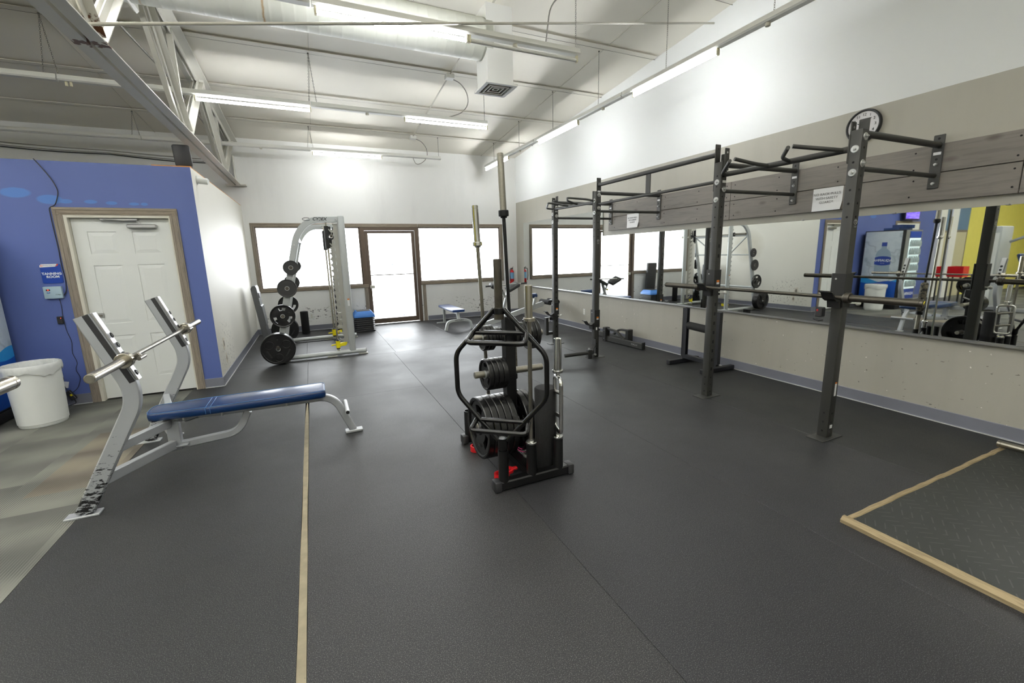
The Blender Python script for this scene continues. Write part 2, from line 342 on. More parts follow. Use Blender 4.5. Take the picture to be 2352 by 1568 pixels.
# ------------------------------------------------------------------ mesh helpers
ORG = {}
def orient(d, upv=Vector((0, 0, 1))):
    d = d.normalized()
    if abs(d.dot(upv)) > .995: upv = Vector((0, 1, 0)) if abs(d.y) < .9 else Vector((1, 0, 0))
    s = d.cross(upv).normalized(); n = s.cross(d).normalized()
    return s, n
def fillet(pts, rad, seg=5):
    pts = [Vector(p) for p in pts]; out = [pts[0]]
    for i in range(1, len(pts)-1):
        a, b, c = pts[i-1], pts[i], pts[i+1]; r = min(rad, (a-b).length*.48, (c-b).length*.48)
        p = b+(a-b).normalized()*r; q = b+(c-b).normalized()*r
        for k in range(seg+1):
            u = k/seg; out.append(p*(1-u)**2+b*2*u*(1-u)+q*u*u)
    out.append(pts[-1]); return out
class MB:
    def __init__(s): s.b = bmesh.new()
    def box(s, c, d, rot=None, bev=0., seg=1):
        g = bmesh.ops.create_cube(s.b, size=1); vs = g['verts']
        bmesh.ops.scale(s.b, vec=d, verts=vs)
        if bev > 0:
            es = list({e for v in vs for e in v.link_edges})
            r = bmesh.ops.bevel(s.b, geom=es, offset=min(bev, min(d)*.49), segments=seg, affect='EDGES', profile=.5)
            vs = list({v for f in r['faces'] for v in f.verts}|{v for v in vs if v.is_valid})
        if rot is not None:
            m = rot if isinstance(rot, Matrix) else Matrix.Rotation(rot, 3, 'Z')
            bmesh.ops.rotate(s.b, matrix=m, verts=vs)
        bmesh.ops.translate(s.b, vec=c, verts=vs); return s
    def bar(s, p0, p1, w, h, bev=.003, upv=Vector((0, 0, 1))):
        """rectangular bar, w sideways, h along up"""
        p0, p1 = Vector(p0), Vector(p1); d = p1-p0; a, n = orient(d, Vector(upv))
        m = Matrix((d.normalized(), a, n)).transposed()
        return s.box((p0+p1)/2, (d.length, w, h), m, bev)
    def sweep(s, pts, prof, closed=False, upv=Vector((0, 0, 1)), caps=True, fixed=None):
        pts = [Vector(p) for p in pts]; n = len(pts); rings = []; prev = None
        for i, p in enumerate(pts):
            if closed: t = (pts[(i+1) % n]-pts[i-1])
            else: t = pts[min(i+1, n-1)]-pts[max(i-1, 0)]
            t = t.normalized()
            if fixed is not None:
                sd = Vector(fixed); u = sd.cross(t).normalized()
            elif prev is None: sd, u = orient(t, Vector(upv))
            else:
                sd = (prev[0]-t*prev[0].dot(t)).normalized(); u = sd.cross(t).normalized()
            prev = (sd, u)
            k = 1.
            if 0 < i < n-1 or closed:
                a = (pts[i]-pts[i-1]).normalized(); b = (pts[(i+1) % n]-pts[i]).normalized(); cs = max(.3, math.sqrt(max(0, (1+a.dot(b))/2))); k = 1/cs
            rings.append([s.b.verts.new(p+sd*x+u*y*(k if fixed is not None else 1)) for x, y in prof])
        m = len(prof); rng = range(n) if closed else range(n-1)
        for i in rng:
            A, B = rings[i], rings[(i+1) % n]
            for j in range(m):
                s.b.faces.new((A[j], A[(j+1) % m], B[(j+1) % m], B[j]))
        if caps and not closed:
            s.b.faces.new(rings[0][::-1]); s.b.faces.new(rings[-1])
        return s
    def tube(s, pts, r, n=12, closed=False, upv=Vector((0, 0, 1)), caps=True):
        return s.sweep(pts, [(r*math.cos(2*PI*k/n), r*math.sin(2*PI*k/n)) for k in range(n)], closed, upv, caps)
    def rtube(s, pts, w, h, side, closed=False):
        """rectangular tube bent in the plane whose normal is side; w along side"""
        c = min(w, h)*.14
        pr = [(-w/2+c, -h/2), (w/2-c, -h/2), (w/2, -h/2+c), (w/2, h/2-c), (w/2-c, h/2), (-w/2+c, h/2), (-w/2, h/2-c), (-w/2, -h/2+c)]
        return s.sweep(pts, pr, closed, fixed=side)
    def lathe(s, prof, o, ax, n=28):
        o = Vector(o); ax = Vector(ax).normalized(); a, b = orient(ax); rings = []
        for r, h in prof:
            if r < 1e-6: rings.append([s.b.verts.new(o+ax*h)])
            else: rings.append([s.b.verts.new(o+ax*h+(a*math.cos(2*PI*k/n)+b*math.sin(2*PI*k/n))*r) for k in range(n)])
        for A, B in zip(rings, rings[1:]):
            for k in range(n):
                k2 = (k+1) % n
                if len(A) == 1 and len(B) == 1: continue
                if len(A) == 1: s.b.faces.new((A[0], B[k2], B[k]))
                elif len(B) == 1: s.b.faces.new((A[k], A[k2], B[0]))
                else: s.b.faces.new((A[k], A[k2], B[k2], B[k]))
        return s
    def cyl(s, p0, p1, r, n=20, r1=None, ch=0.):
        p0, p1 = Vector(p0), Vector(p1); L = (p1-p0).length; r1 = r if r1 is None else r1
        pr = [(0, 0), (r, 0), (r1, L), (0, L)] if ch == 0 else [(0, 0), (r-ch, 0), (r, ch), (r1, L-ch), (r1-ch, L), (0, L)]
        return s.lathe(pr, p0, p1-p0, n)
    def prism(s, pts, f0, f1):
        """pts: list of 2D; f0/f1 map 2D -> 3D for the two faces"""
        A = [s.b.verts.new(f0(*p)) for p in pts]; B = [s.b.verts.new(f1(*p)) for p in pts]
        n = len(pts)
        s.b.faces.new(A[::-1]); s.b.faces.new(B)
        for i in range(n): s.b.faces.new((A[i], A[(i+1) % n], B[(i+1) % n], B[i]))
        return s
    def holed(s, outer, holes, f0, f1):
        """flat plate with holes"""
        loops = [outer]+holes
        for f, flip in ((f0, True), (f1, False)):
            es = []; allv = []
            for lp in loops:
                vs = [s.b.verts.new(f(*p)) for p in lp]; allv.append(vs)
                for i in range(len(vs)): es.append(s.b.edges.new((vs[i], vs[(i+1) % len(vs)])))
            bmesh.ops.triangle_fill(s.b, use_beauty=True, use_dissolve=False, edges=es)
            if flip: A = allv
            else: B = allv
        for la, lb in zip(A, B):
            for i in range(len(la)): s.b.faces.new((la[i], la[(i+1) % len(la)], lb[(i+1) % len(la)], lb[i]))
        return s
    def ball(s, c, r, n=14, sc=(1, 1, 1)):
        g = bmesh.ops.create_uvsphere(s.b, u_segments=n, v_segments=max(6, n//2), radius=r)
        bmesh.ops.scale(s.b, vec=sc, verts=g['verts']); bmesh.ops.translate(s.b, vec=c, verts=g['verts']); return s
    def build(s, name, m, parent=None, label=None, smooth=40, mats=None):
        o0 = ORG.get(parent.name, Vector()) if parent else Vector()
        bmesh.ops.recalc_face_normals(s.b, faces=s.b.faces)
        if o0.length: bmesh.ops.translate(s.b, vec=-o0, verts=s.b.verts)
        me = bpy.data.meshes.new(name); s.b.to_mesh(me); s.b.free()
        me.materials.append(m)
        if smooth:
            me.polygons.foreach_set('use_smooth', [True]*len(me.polygons)); me.set_sharp_from_angle(angle=R(smooth))
        o = bpy.data.objects.new(name, me); COL.objects.link(o)
        if parent: o.parent = parent; ORG[o.name] = o0
        if label: o['label'] = label
        return o
    def solo(s, name, m, loc, label, cat, group=None, kind=None, smooth=40):
        loc = Vector(loc); bmesh.ops.translate(s.b, vec=-loc, verts=s.b.verts)
        o = s.build(name, m, None, label, smooth); o.location = loc; ORG[o.name] = loc
        if cat: o['category'] = cat
        if group: o['group'] = group
        if kind: o['kind'] = kind
        return o
def thing(name, loc, label, cat, group=None, kind=None):
    o = bpy.data.objects.new(name, None); COL.objects.link(o); o.location = loc; o.empty_display_size = .1
    o['label'] = label; o['category'] = cat; ORG[o.name] = Vector(loc)
    if group: o['group'] = group
    if kind: o['kind'] = kind
    return o
def struct(name, mb, m, kind='structure', smooth=0):
    o = mb.build(name, m, None, None, smooth); o['kind'] = kind; return o
def dup(o, loc=None, rz=None, label=None, group=None, parent=None):
    c = o.copy(); COL.objects.link(c); c.parent = parent
    for ch in list(o.children): dup(ch, parent=c)
    if loc is not None: c.location = loc
    if rz is not None: c.rotation_euler = (0, 0, rz)
    if label: c['label'] = label
    if group: c['group'] = group
    return c
def text(s, size, loc, mx, m, parent, name='lettering', ext=.0006, shear=0., bold=0., align='CENTER', sp=1.):
    """mx: 3x3 columns = text right, text up, text normal"""
    cu = bpy.data.curves.new(name, 'FONT'); cu.body = s; cu.size = size; cu.extrude = ext; cu.align_x = align; cu.align_y = 'CENTER'
    cu.shear = shear; cu.offset = bold; cu.space_line = sp; cu.resolution_u = 3
    to = bpy.data.objects.new(name, cu); COL.objects.link(to)
    dg = bpy.context.evaluated_depsgraph_get(); me = bpy.data.meshes.new_from_object(to.evaluated_get(dg))
    bpy.data.objects.remove(to)
    o0 = ORG.get(parent.name, Vector()) if parent else Vector()
    mw = Matrix.Translation(Vector(loc)-o0) @ mx.to_4x4(); me.transform(mw)
    me.materials.clear(); me.materials.append(m)
    o = bpy.data.objects.new(name, me); COL.objects.link(o)
    if parent: o.parent = parent; ORG[o.name] = o0
    return o
def cols(a, b, c): return Matrix((a, b, c)).transposed()
XZ = cols((1, 0, 0), (0, 0, 1), (0, -1, 0))       # on a wall facing -y
YZm = cols((0, -1, 0), (0, 0, 1), (-1, 0, 0))     # on a wall facing -x
YZp = cols((0, 1, 0), (0, 0, 1), (1, 0, 0))       # on a wall facing +x
def circ(cx, cy, r, n=24, a0=0): return [(cx+r*math.cos(a0+2*PI*k/n), cy+r*math.sin(a0+2*PI*k/n)) for k in range(n)]

# ------------------------------------------------------------------ the room
RW, FW, BY = 4.79, 10.15, 6.17
def ceil_z(y): return 3.80+.085*(FW-y)
# floor: subfloor, rubber rolls, carpet
fl = MB().box((-4.6, 1.6, -.06), (19, 17.4, .08)); floor = struct('floor', fl, M['hole'])
def mat_roll(x0, x1, y0, y1, m):
    o = MB().box(((x0+x1)/2, (y0+y1)/2, -.0095), (x1-x0, y1-y0, .019), bev=.0015).build('rubber_roll', m, floor, smooth=0)
g = .0009
mat_roll(-1.45, -.205, -7, 4.95, M['rubber3']); mat_roll(-.168, 1.07-g, -7, 4.95, M['rubber2'])
mat_roll(-1.45, -.188, 4.95, 6.998, M['rubber3']); mat_roll(-.186, 1.07-g, 4.95, 6.998, M['rubber2'])
mat_roll(1.07+g, 2.33-g, -7, 6.998, M['rubber']); mat_roll(2.33+g, 3.585-g, -7, 6.998, M['rubber']); mat_roll(3.585+g, 4.79, -7, 6.998, M['rubber3'])
mat_roll(-1.13, -.21, 7.0, 10.15, M['rubber3']); mat_roll(-.2085, 1.1, 7.0, 10.15, M['rubber2']); mat_roll(1.102, 2.334, 7.0, 10.15, M['rubber2'])
mat_roll(2.335, 3.585, 7.0, 10.15, M['rubber']); mat_roll(3.59, 4.79, 7.0, 10.15, M['rubber'])
MB().box((-6.225, -.42, -.008), (9.545, 13.2, .016)).build('carpet', M['carpet'], floor, smooth=0)
# dusty filler in the open joint between two rolls
b = MB(); ys = [-6.9+.28*k for k in range(42)]; L = []; Rr = []
for y in ys:
    if y > 4.9: continue
    w = .0165+.0025*math.sin(y*5.1)*math.sin(y*1.7)
    
    L.append((-.187-w, y)); Rr.append((-.187+w, y))
L.append((-.19, 4.95)); Rr.append((-.182, 4.95))
b.prism(L+Rr[::-1], lambda x, y: Vector((x, y, -.02)), lambda x, y: Vector((x, y, -.0035)))
struct('trim_1', b, M['grout'])
MB().box((1.72, 12.8, -.08), (16, 5.0, .06)).build('ground', M['outside'], None, smooth=0)['kind'] = 'structure'

# ceiling blanket between the purlins
b = MB(); ny = 104; xs = [-14, -1.2, 4.79]; rows = []
for i in range(ny+1):
    y = -7+i*(17.15/ny); ph = ((y-5.35)/1.275) % 1.0
    sag = .007*math.sin(PI*ph)
    rows.append([b.b.verts.new((x, y, ceil_z(y)-sag+.012)) for x in xs])
for a, c in zip(rows, rows[1:]):
    for j in range(len(xs)-1): b.b.faces.new((a[j], a[j+1], c[j+1], c[j]))
ceiling = struct('ceiling', b, M['ceil'], smooth=60)
sl = Matrix.Rotation(math.atan(-.085), 3, 'X')
for k in range(-9, 4):
    y = 5.35+1.275*k
    if y < -6.5: continue
    MB().box((-4.6, y-.045, ceil_z(y)-.002), (18.7, .08, .008), sl).build('purlin', M['purlin'], ceiling, smooth=0)
    # shadow gap where the blanket lifts off the purlin, its shade drawn as a wavy dark strip
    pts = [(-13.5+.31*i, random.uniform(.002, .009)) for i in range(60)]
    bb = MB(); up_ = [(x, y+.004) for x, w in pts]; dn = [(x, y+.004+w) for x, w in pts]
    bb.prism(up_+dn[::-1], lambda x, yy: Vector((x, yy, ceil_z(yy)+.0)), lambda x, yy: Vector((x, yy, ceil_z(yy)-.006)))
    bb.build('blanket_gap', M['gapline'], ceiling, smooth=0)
for x in (.24, -2.3, 3.9): 
    b = MB(); b.bar((x, -6.9, ceil_z(-6.9)-.002), (x, FW, ceil_z(FW)-.002), .006, .006, 0); b.build('blanket_seam', M['seam'], ceiling, smooth=0)

# right wall, tan to 2.75 m and white above
def two_tone(name, lo, hi, z0):
    t = NT(name); z = t.xyz(t.co())[2]
    zz = t.math('ADD', z, t.math('MULTIPLY', t.math('SUBTRACT', t.noise(5, 3), .5), .006))
    f = t.math('GREATER_THAN', zz, z0)
    n1 = t.noise(1, 3, t.co((12, 16, 40)), .6); m = t.ramp(n1, ((.70, BLACK), (.72, WHITE)))
    m2 = t.math('MULTIPLY', m, t.math('LESS_THAN', z, .62))
    streak = t.ramp(t.noise(1, 4, t.co((1, 3.2, .35)), .7), ((.45, BLACK), (.85, WHITE)))
    lo2 = t.mix(t.math('MULTIPLY', streak, .35), lo, tuple(v*.75 for v in lo[:3])+(1,))
    lo2 = t.mix(m2, lo2, rgb(110, 106, 98))
    chips = t.ramp(t.noise(1, 2, t.co((30, 30, 30)), .5), ((.74, BLACK), (.755, WHITE)))
    lo2 = t.mix(t.math('MULTIPLY', chips, t.math('LESS_THAN', z, .7)), lo2, rgb(232, 230, 224))
    t.base(t.mix(f, lo2, hi)); t.set(.55); t.bump(t.noise(150, 2), .12, .002); return t.m
M['wall_right'] = two_tone('right_wall_paint', rgb(172, 169, 158), rgb(234, 236, 235), 2.75)
b = MB().prism([(-7, 0), (FW+.2, 0), (FW+.2, 3.85), (-7, 5.4)], lambda y, z: Vector((RW, y, z)), lambda y, z: Vector((RW+.15, y, z)))
struct('wall_right', b, M['wall_right'])
# far wall with the storefront openings
def wallbox(b, x0, x1, y0, y1, z0, z1): b.box(((x0+x1)/2, (y0+y1)/2, (z0+z1)/2), (x1-x0, y1-y0, z1-z0))
b = MB()
wallbox(b, -14, -.97, FW, FW+.15, 0, 3.9); wallbox(b, -.97, 4.34, FW, FW+.15, 2.17, 3.9); wallbox(b, 4.34, RW, FW, FW+.15, 0, 3.9)
wallbox(b, -.97, 1.08, FW, FW+.15, 0, .91); wallbox(b, 2.3, 4.34, FW, FW+.15, 0, .91)
struct('wall_far', b, M['wall_low'])
b = MB(); wallbox(b, -1.25, -1.13, BY+.115, FW, 0, 2.56); wallbox(b, -1.25, -1.13, BY+.002, BY+.115, 0, 2.56)
struct('wall_partition', b, M['wall_part'])
b = MB(); wallbox(b, -6.45, -2.3, BY, BY+.115, 0, 2.56); wallbox(b, -1.37, -1.131, BY-.001, BY+.115, 0, 2.56); wallbox(b, -2.3, -1.37, BY, BY+.115, 2.035, 2.56)
struct('wall_blue', b, M['blue'])
b = MB(); wallbox(b, -7.75, -6.8, BY, BY+.115, 0, 3.0); struct('wall_bluegrey', b, M['bluegrey'])
b = MB(); wallbox(b, -6.8, -6.45, BY-.12, BY+.1, 0, 3.2); struct('wall_column', b, M['wall_white'])
b = MB(); wallbox(b, -14, -7.75, BY, BY+.115, 0, 3.4); struct('wall_yellow', b, M['yellow_wall'])
b = MB(); wallbox(b, -14.1, -14, -7, FW, 0, 5.4); struct('wall_left', b, M['yellow_wall'])
b = MB(); wallbox(b, -14, RW, -7.1, -7, 0, 5.5); struct('wall_near', b, M['wall_white'])
b = MB(); wallbox(b, -1.235, -1.13-.004, BY+.002, FW, 2.56, 2.572); struct('trim_2', b, M['plywood'])
# broken plaster near the foot of the partition
for (y, z, r) in ((6.55, .47, .055), (6.6, .27, .04)):
    b = MB(); pts = [(y+r*random.uniform(.7, 1.25)*math.cos(a*PI/7), z+r*1.5*random.uniform(.75, 1.2)*math.sin(a*PI/7)) for a in range(14)]
    b.prism(pts, lambda yy, zz: Vector((-1.131, yy, zz)), lambda yy, zz: Vector((-1.127, yy, zz))); o = struct('trim_3', b, M['patch'])
    b = MB(); pts = [(y+(p-y)*.5, z+(q-z)*.5) for p, q in pts]
    b.prism(pts, lambda yy, zz: Vector((-1.128, yy, zz)), lambda yy, zz: Vector((-1.1262, yy, zz))); b.build('hole', M['gapline'], o, smooth=0)
# baseboards with a line of sealant
def baseboard(name, p0, p1, nrm, h=.112):
    p0, p1, nrm = Vector(p0), Vector(p1), Vector(nrm); b = MB()
    prof = [(0, 0), (.012, 0), (.0065, .012), (.0055, h-.004), (.002, h), (0, h)]
    d = (p1-p0)
    A = [b.b.verts.new(p0+nrm*x+Vector((0, 0, z))) for x, z in prof]; B = [b.b.verts.new(p1+nrm*x+Vector((0, 0, z))) for x, z in prof]
    n = len(prof); b.b.faces.new(A[::-1]); b.b.faces.new(B)
    for i in range(n): b.b.faces.new((A[i], A[(i+1) % n], B[(i+1) % n], B[i]))
    o = struct(name, b, M['baseb'])
    c = MB(); c.bar(p0+nrm*.013+Vector((0, 0, .003)), p1+nrm*.013+Vector((0, 0, .003)), .012, .006, .001); c.build('sealant', M['caulk'], o, smooth=0)
    return o
baseboard('baseboard_right', (RW, -7, 0), (RW, FW, 0), (-1, 0, 0))
baseboard('baseboard_far', (-1.13, FW, 0), (1.02, FW, 0), (0, -1, 0)); baseboard('baseboard_far', (2.42, FW, 0), (RW, FW, 0), (0, -1, 0))
baseboard('baseboard_partition', (-1.13, BY, 0), (-1.13, FW, 0), (1, 0, 0))
baseboard('baseboard_blue', (-1.315, BY, 0), (-1.12, BY, 0), (0, -1, 0)); baseboard('baseboard_blue', (-6.45, BY, 0), (-2.37, BY, 0), (0, -1, 0))

# storefront windows and glass door
def rect_frame(b, x0, x1, z0, z1, w, y0, y1):
    for (a, c, d, e) in ((x0, x1, z1-w, z1), (x0, x1, z0, z0+w), (x0, x0+w, z0+w, z1-w), (x1-w, x1, z0+w, z1-w)):
        b.box(((a+c)/2, (y0+y1)/2, (d+e)/2), (c-a, y1-y0, e-d), bev=.002)
def casing(parent, x0, x1, z0, z1, y=FW, w=.075, sides='TLRB', m='trimx', mz='trimz'):
    # moulded casing, two steps
    for (wa, wb, th) in ((0, w, .018), (.012, .03, .024), (.05, .066, .022)):
        for s in sides:
            if s == 'T': q = (x0+wa, x1-wa, z1-wb, z1-wa)
            if s == 'B': q = (x0+wa, x1-wa, z0+wa, z0+wb)
            if s == 'L': q = (x0+wa, x0+wb, z0+wb if 'B' in sides else z0, z1-wb)
            if s == 'R': q = (x1-wb, x1-wa, z0+wb if 'B' in sides else z0, z1-wb)
            MB().box(((q[0]+q[1])/2, y-th/2, (q[2]+q[3])/2), (q[1]-q[0], th, q[3]-q[2]), bev=.003).build('casing', M[m if s in 'TB' else mz], parent, smooth=0)
for n, (x0, x1) in enumerate(((-.97, 1.03), (2.29, 4.34))):
    b = MB(); rect_frame(b, x0, x1, .91, 2.17, .03, FW+.03, FW+.10)
    w = struct('window_%d' % (n+1), b, M['bronze'])
    rect_frame_b = MB().box(((x0+x1)/2, FW+.06, 1.54), (x1-x0-.05, .006, 1.2)); rect_frame_b.build('pane', M['glass'], w, smooth=0)
    casing(w, -1.03 if n == 0 else 2.3, 1.1 if n == 0 else 4.4, .85, 2.235, sides=('TL' if n == 0 else 'TR'))
    # sill casing and return beside the door
    for (wa, wb, th) in ((0, .075, .018), (.012, .03, .024), (.05, .066, .022)):
        xa, xb = ((-1.03, 1.12) if n == 0 else (2.29, 4.4))
        MB().box(((xa+xb)/2, FW-th/2, .85+(wa+wb)/2), (xb-xa, th, wb-wa), bev=.003).build('casing', M['trimx'], w, smooth=0)
        xc = 1.10-(wa+wb)/2 if n == 0 else 2.325+(wa+wb)/2
        MB().box((xc, FW-th/2, .425), (wb-wa, th, .85), bev=.003).build('casing', M['trimz'], w, smooth=0)
MB().box((1.69, FW-.009, 2.197), (1.2, .018, .075), bev=.003).build('casing', M['trimx'], bpy.data.objects['window_1'], smooth=0)
b = MB()
for (xa, xb, za, zb) in ((1.03, 1.115, 0, 2.17), (2.215, 2.29, 0, 2.17), (1.115, 2.215, 2.09, 2.17)):
    b.box(((xa+xb)/2, FW+.055, (za+zb)/2), (xb-xa, .13, zb-za), bev=.003)
door1 = struct('door_1', b, M['bronze'])
b = MB()
for (xa, xb, za, zb) in ((1.12, 1.19, .02, 2.085), (2.14, 2.21, .02, 2.085), (1.19, 2.14, 2.03, 2.085), (1.19, 2.14, .02, .13), (1.19, 2.14, 1.105, 1.125)):
    b.box(((xa+xb)/2, FW+.05, (za+zb)/2), (xb-xa, .045, zb-za), bev=.003)
b.build('door_leaf', M['bronze'], door1, smooth=0)
MB().box((1.665, FW+.05, 1.58), (.95, .006, .9)).build('pane', M['glass'], door1, smooth=0)
MB().box((1.665, FW+.05, .62), (.95, .006, .98)).build('pane', M['glass'], door1, smooth=0)
MB().box((1.20, FW+.005, .86), (.1, .05, .07), bev=.008).build('latch_box', M['jamb'], door1, smooth=0)
MB().box((1.67, FW+.05, .006), (1.1, .12, .012)).build('threshold', M['chan'], door1, smooth=0)
pn = MB().box((1.66, FW+.0435, 1.44), (.28, .001, .22)).solo('paper_notice', M['notice'], (1.66, FW+.0435, 1.33), 'washed-out paper notice taped to the glass entrance door', 'notice', smooth=0)
for (x, z, a) in ((1.53, 1.60, .9), (1.80, 1.61, -.7), (1.67, 1.335, 0)):
    MB().box((x, FW+.0425, z), (.075, .001, .014), Matrix.Rotation(-a, 3, 'Y')).build('blue_tape', M['tape'], pn, smooth=0)
for (x, y, r_, h) in ((2.0, 11.5, .28, .22), (1.3, 12.0, .2, .15), (2.5, 11.9, .2, .3)):
    MB().ball((x, y, h*.4-.05), r_, 12, (1, .8, h/r_*.5)).solo('roadside_rock', M['outside'], (x, y, -.05), 'grey rock outside the glass entrance door, %s' % ('nearest the glass' if y < 11.6 else 'at its left' if x < 2 else 'at its right'), 'rock', 'rocks outside the glass door')

# white six-panel door of the tanning room
b = MB()
for (xa, xb, za, zb) in ((-2.3, -2.265, 0, 2.035), (-1.405, -1.37, 0, 2.035), (-2.265, -1.405, 2.0, 2.035)):
    b.box(((xa+xb)/2, BY+.05, (za+zb)/2), (xb-xa, .128, zb-za), bev=.002)
door2 = struct('door_2', b, M['jamb'])
casing(door2, -2.37, -1.315, 0, 2.105, BY, .078, 'TLR')
dx0, dx1, dz0, dz1, dy = -2.262, -1.408, .012, 1.995, BY+.045
def frame_pts(a, c, d, e): return [(a, d), (c, d), (c, e), (a, e)]
b = MB(); pan = []
for (xa, xb) in ((dx0+.115, dx0+.36), (dx1-.36, dx1-.115)):
    for (za, zb) in ((.22, .72), (.86, 1.5), (1.62, 1.86)): pan.append(frame_pts(xa, xb, za, zb))
b.holed(frame_pts(dx0, dx1, dz0, dz1), pan, lambda x, z: Vector((x, dy, z)), lambda x, z: Vector((x, dy+.007, z)))
b.box(((dx0+dx1)/2, dy+.0225, (dz0+dz1)/2), (dx1-dx0, .03, dz1-dz0))
for q in pan:   # raised fields
    xa, xb, za, zb = q[0][0], q[1][0], q[0][1], q[2][1]
    A = [b.b.verts.new(p) for p in ((xa, dy+.0085, za), (xb, dy+.0085, za), (xb, dy+.0085, zb), (xa, dy+.0085, zb))]
    B = [b.b.verts.new(p) for p in ((xa+.045, dy+.002, za+.045), (xb-.045, dy+.002, za+.045), (xb-.045, dy+.002, zb-.045), (xa+.045, dy+.002, zb-.045))]
    b.b.faces.new(B)
    for i in range(4): b.b.faces.new((A[i], A[(i+1) % 4], B[(i+1) % 4], B[i]))
b.build('door_leaf', M['door'], door2, smooth=0)
MB().box((-2.19, dy-.002, .955), (.10, .006, .055), bev=.003).build('latch_plate', M['chan'], door2, smooth=0)
MB().box((-2.19, dy-.006, .955), (.07, .01, .02), bev=.003).build('slide_bolt', M['steel'], door2, smooth=0)
dc = MB(); dc.box((-1.66, dy-.03, 1.915), (.26, .055, .042), bev=.008)
clo = dc.solo('door_closer', M['chan'], (-1.66, dy-.03, 1.9), 'silver hydraulic closer at the top of the white tanning room door', 'door closer', smooth=30)
MB().box((-1.85, dy-.028, 1.985), (.32, .03, .022), bev=.004).build('mount_bracket', M['chan'], clo, smooth=0)
b = MB(); b.bar((-1.66, dy-.045, 1.945), (-1.7, dy-.05, 1.965), .012, .012); b.bar((-1.7, dy-.05, 1.965), (-1.98, dy-.05, 1.985), .014, .006); b.build('closer_arm', M['chan'], clo)
# purple-grey door frame further along the blue wall and the beige door beyond (seen in the mirror)
b = MB().box((-5.0, BY-.01, 1.02), (1.12, .03, 2.04)); d3 = struct('door_3', b, M['door']); casing(d3, -5.62, -4.38, 0, 2.1, BY, .09, 'TLR')
b = MB().box((-7.32, BY-.01, .9), (.62, .03, 1.8)); d4 = struct('door_4', b, M['beige']); casing(d4, -7.7, -6.94, 0, 1.86, BY, .07, 'TLR')

# ------------------------------------------------------------------ roof steel, duct, lights
tr = thing('roof_truss', (-1.15, 2, 2.92), 'white steel roof truss running over the blue wall to the far wall', 'truss')
for x in (-1.20, -1.11):   # back-to-back angles with a slot between
    s_ = -1 if x < -1.15 else 1
    b = MB(); b.box((x+s_*.008, 1.7, 2.925), (.082, 16.7, .01)); b.box((x-s_*.028, 1.7, 2.965), (.01, 16.7, .08)); b.build('bottom_chord', M['truss'], tr, smooth=0)
for x in (-1.22, -1.09):
    s_ = -1 if x < -1.15 else 1
    y0, y1 = -6.6, 10.1
    z0, z1 = ceil_z(y0)-.14, ceil_z(y1)-.14
    b = MB(); b.bar((x, y0, z0+.04), (x, y1, z1+.04), .1, .012, 0); b.bar((x-s_*.045, y0, z0), (x-s_*.045, y1, z1), .01, .09, 0); b.build('top_chord', M['truss'], tr, smooth=0)
def web(y0, z0, y1, z1):
    b = MB()
    for s_ in (-1, 1):
        b.bar((-1.15+s_*.018, y0, z0), (-1.15+s_*.018, y1, z1), .07, .007, 0, (1, 0, 0))
        d = Vector((0, y1-y0, z1-z0)).normalized(); q = Vector((0, d.z, -d.y))*.032
        b.bar(Vector((-1.15+s_*.045, y0, z0))+q, Vector((-1.15+s_*.045, y1, z1))+q, .007, .055, 0, (1, 0, 0))
    b.build('web_member', M['truss'], tr, smooth=0)
for k in range(-4, 3):
    yb = 3.96+2.355*k
    for s_ in (-1, 1):
        yt = yb+s_*1.18
        if -6.5 < yt < 10.1: web(yb, 2.96, yt, ceil_z(yt)-.12)
    b = MB(); b.bar((-1.15, yb-.03, 2.97), (-1.15, yb-.03, ceil_z(yb)-.12), .055, .05, 0); b.build('web_member', M['truss'], tr, smooth=0)
MB().box((-1.15, 10.06, 2.93), (.34, .17, .02), bev=.002).build('bearing_plate', M['truss'], tr, smooth=0)
MB().box((-1.15, 10.08, 3.2), (.02, .13, .55), bev=.002).build('gusset_plate', M['truss'], tr, smooth=0)
b = MB(); b.cyl((-1.13, 3.86, 3.0), (4.66, 4.22, 4.16), .011, 10); b.solo('brace_rod', M['conduit'], (-1.13, 3.86, 3.0), 'thin white brace rod crossing under the duct from the truss', 'rod')
# spiral duct
du = thing('air_duct', (1, 4.85, 3.75), 'large white round air duct crossing the ceiling to a square diffuser', 'duct')
b = MB(); pr = [(.0, 0), (.2, 0)]; x = 0
while x < 6.5: pr += [(.2, x+.01), (.2, x+.078), (.2012, x+.082), (.2012, x+.09), (.2, x+.094)]; x += .1
pr += [(.2, 6.5), (0, 6.5)]
b.lathe(pr, (-4.6, 4.85, 3.8), (1, 0, 0), 40); b.build('spiral_pipe', M['duct'], du, smooth=30)
b = MB()
wallbox(b, 1.92, 2.22, 4.7, 5.02, 3.34, 4.1); b.build('drop_box', M['wall_white'], du, smooth=0)
MB().box((-1.13+.0, 4.85, 3.8), (.04, .42, .42), bev=.05).build('hanger_strap', M['truss'], du, smooth=0)
dz = 3.34; b = MB()
b.holed([(1.89, 4.67), (2.26, 4.67), (2.26, 5.05), (1.89, 5.05)], [[(1.93, 4.71), (2.22, 4.71), (2.22, 5.01), (1.93, 5.01)]], lambda x, y: Vector((x, y, dz-.02)), lambda x, y: Vector((x, y, dz+.0)))
df = b.build('diffuser', M['wall_white'], du, smooth=0)
MB().box((2.075, 4.86, dz-.001), (.29, .3, .004)).build('diffuser_throat', M['grille'], df, smooth=0)
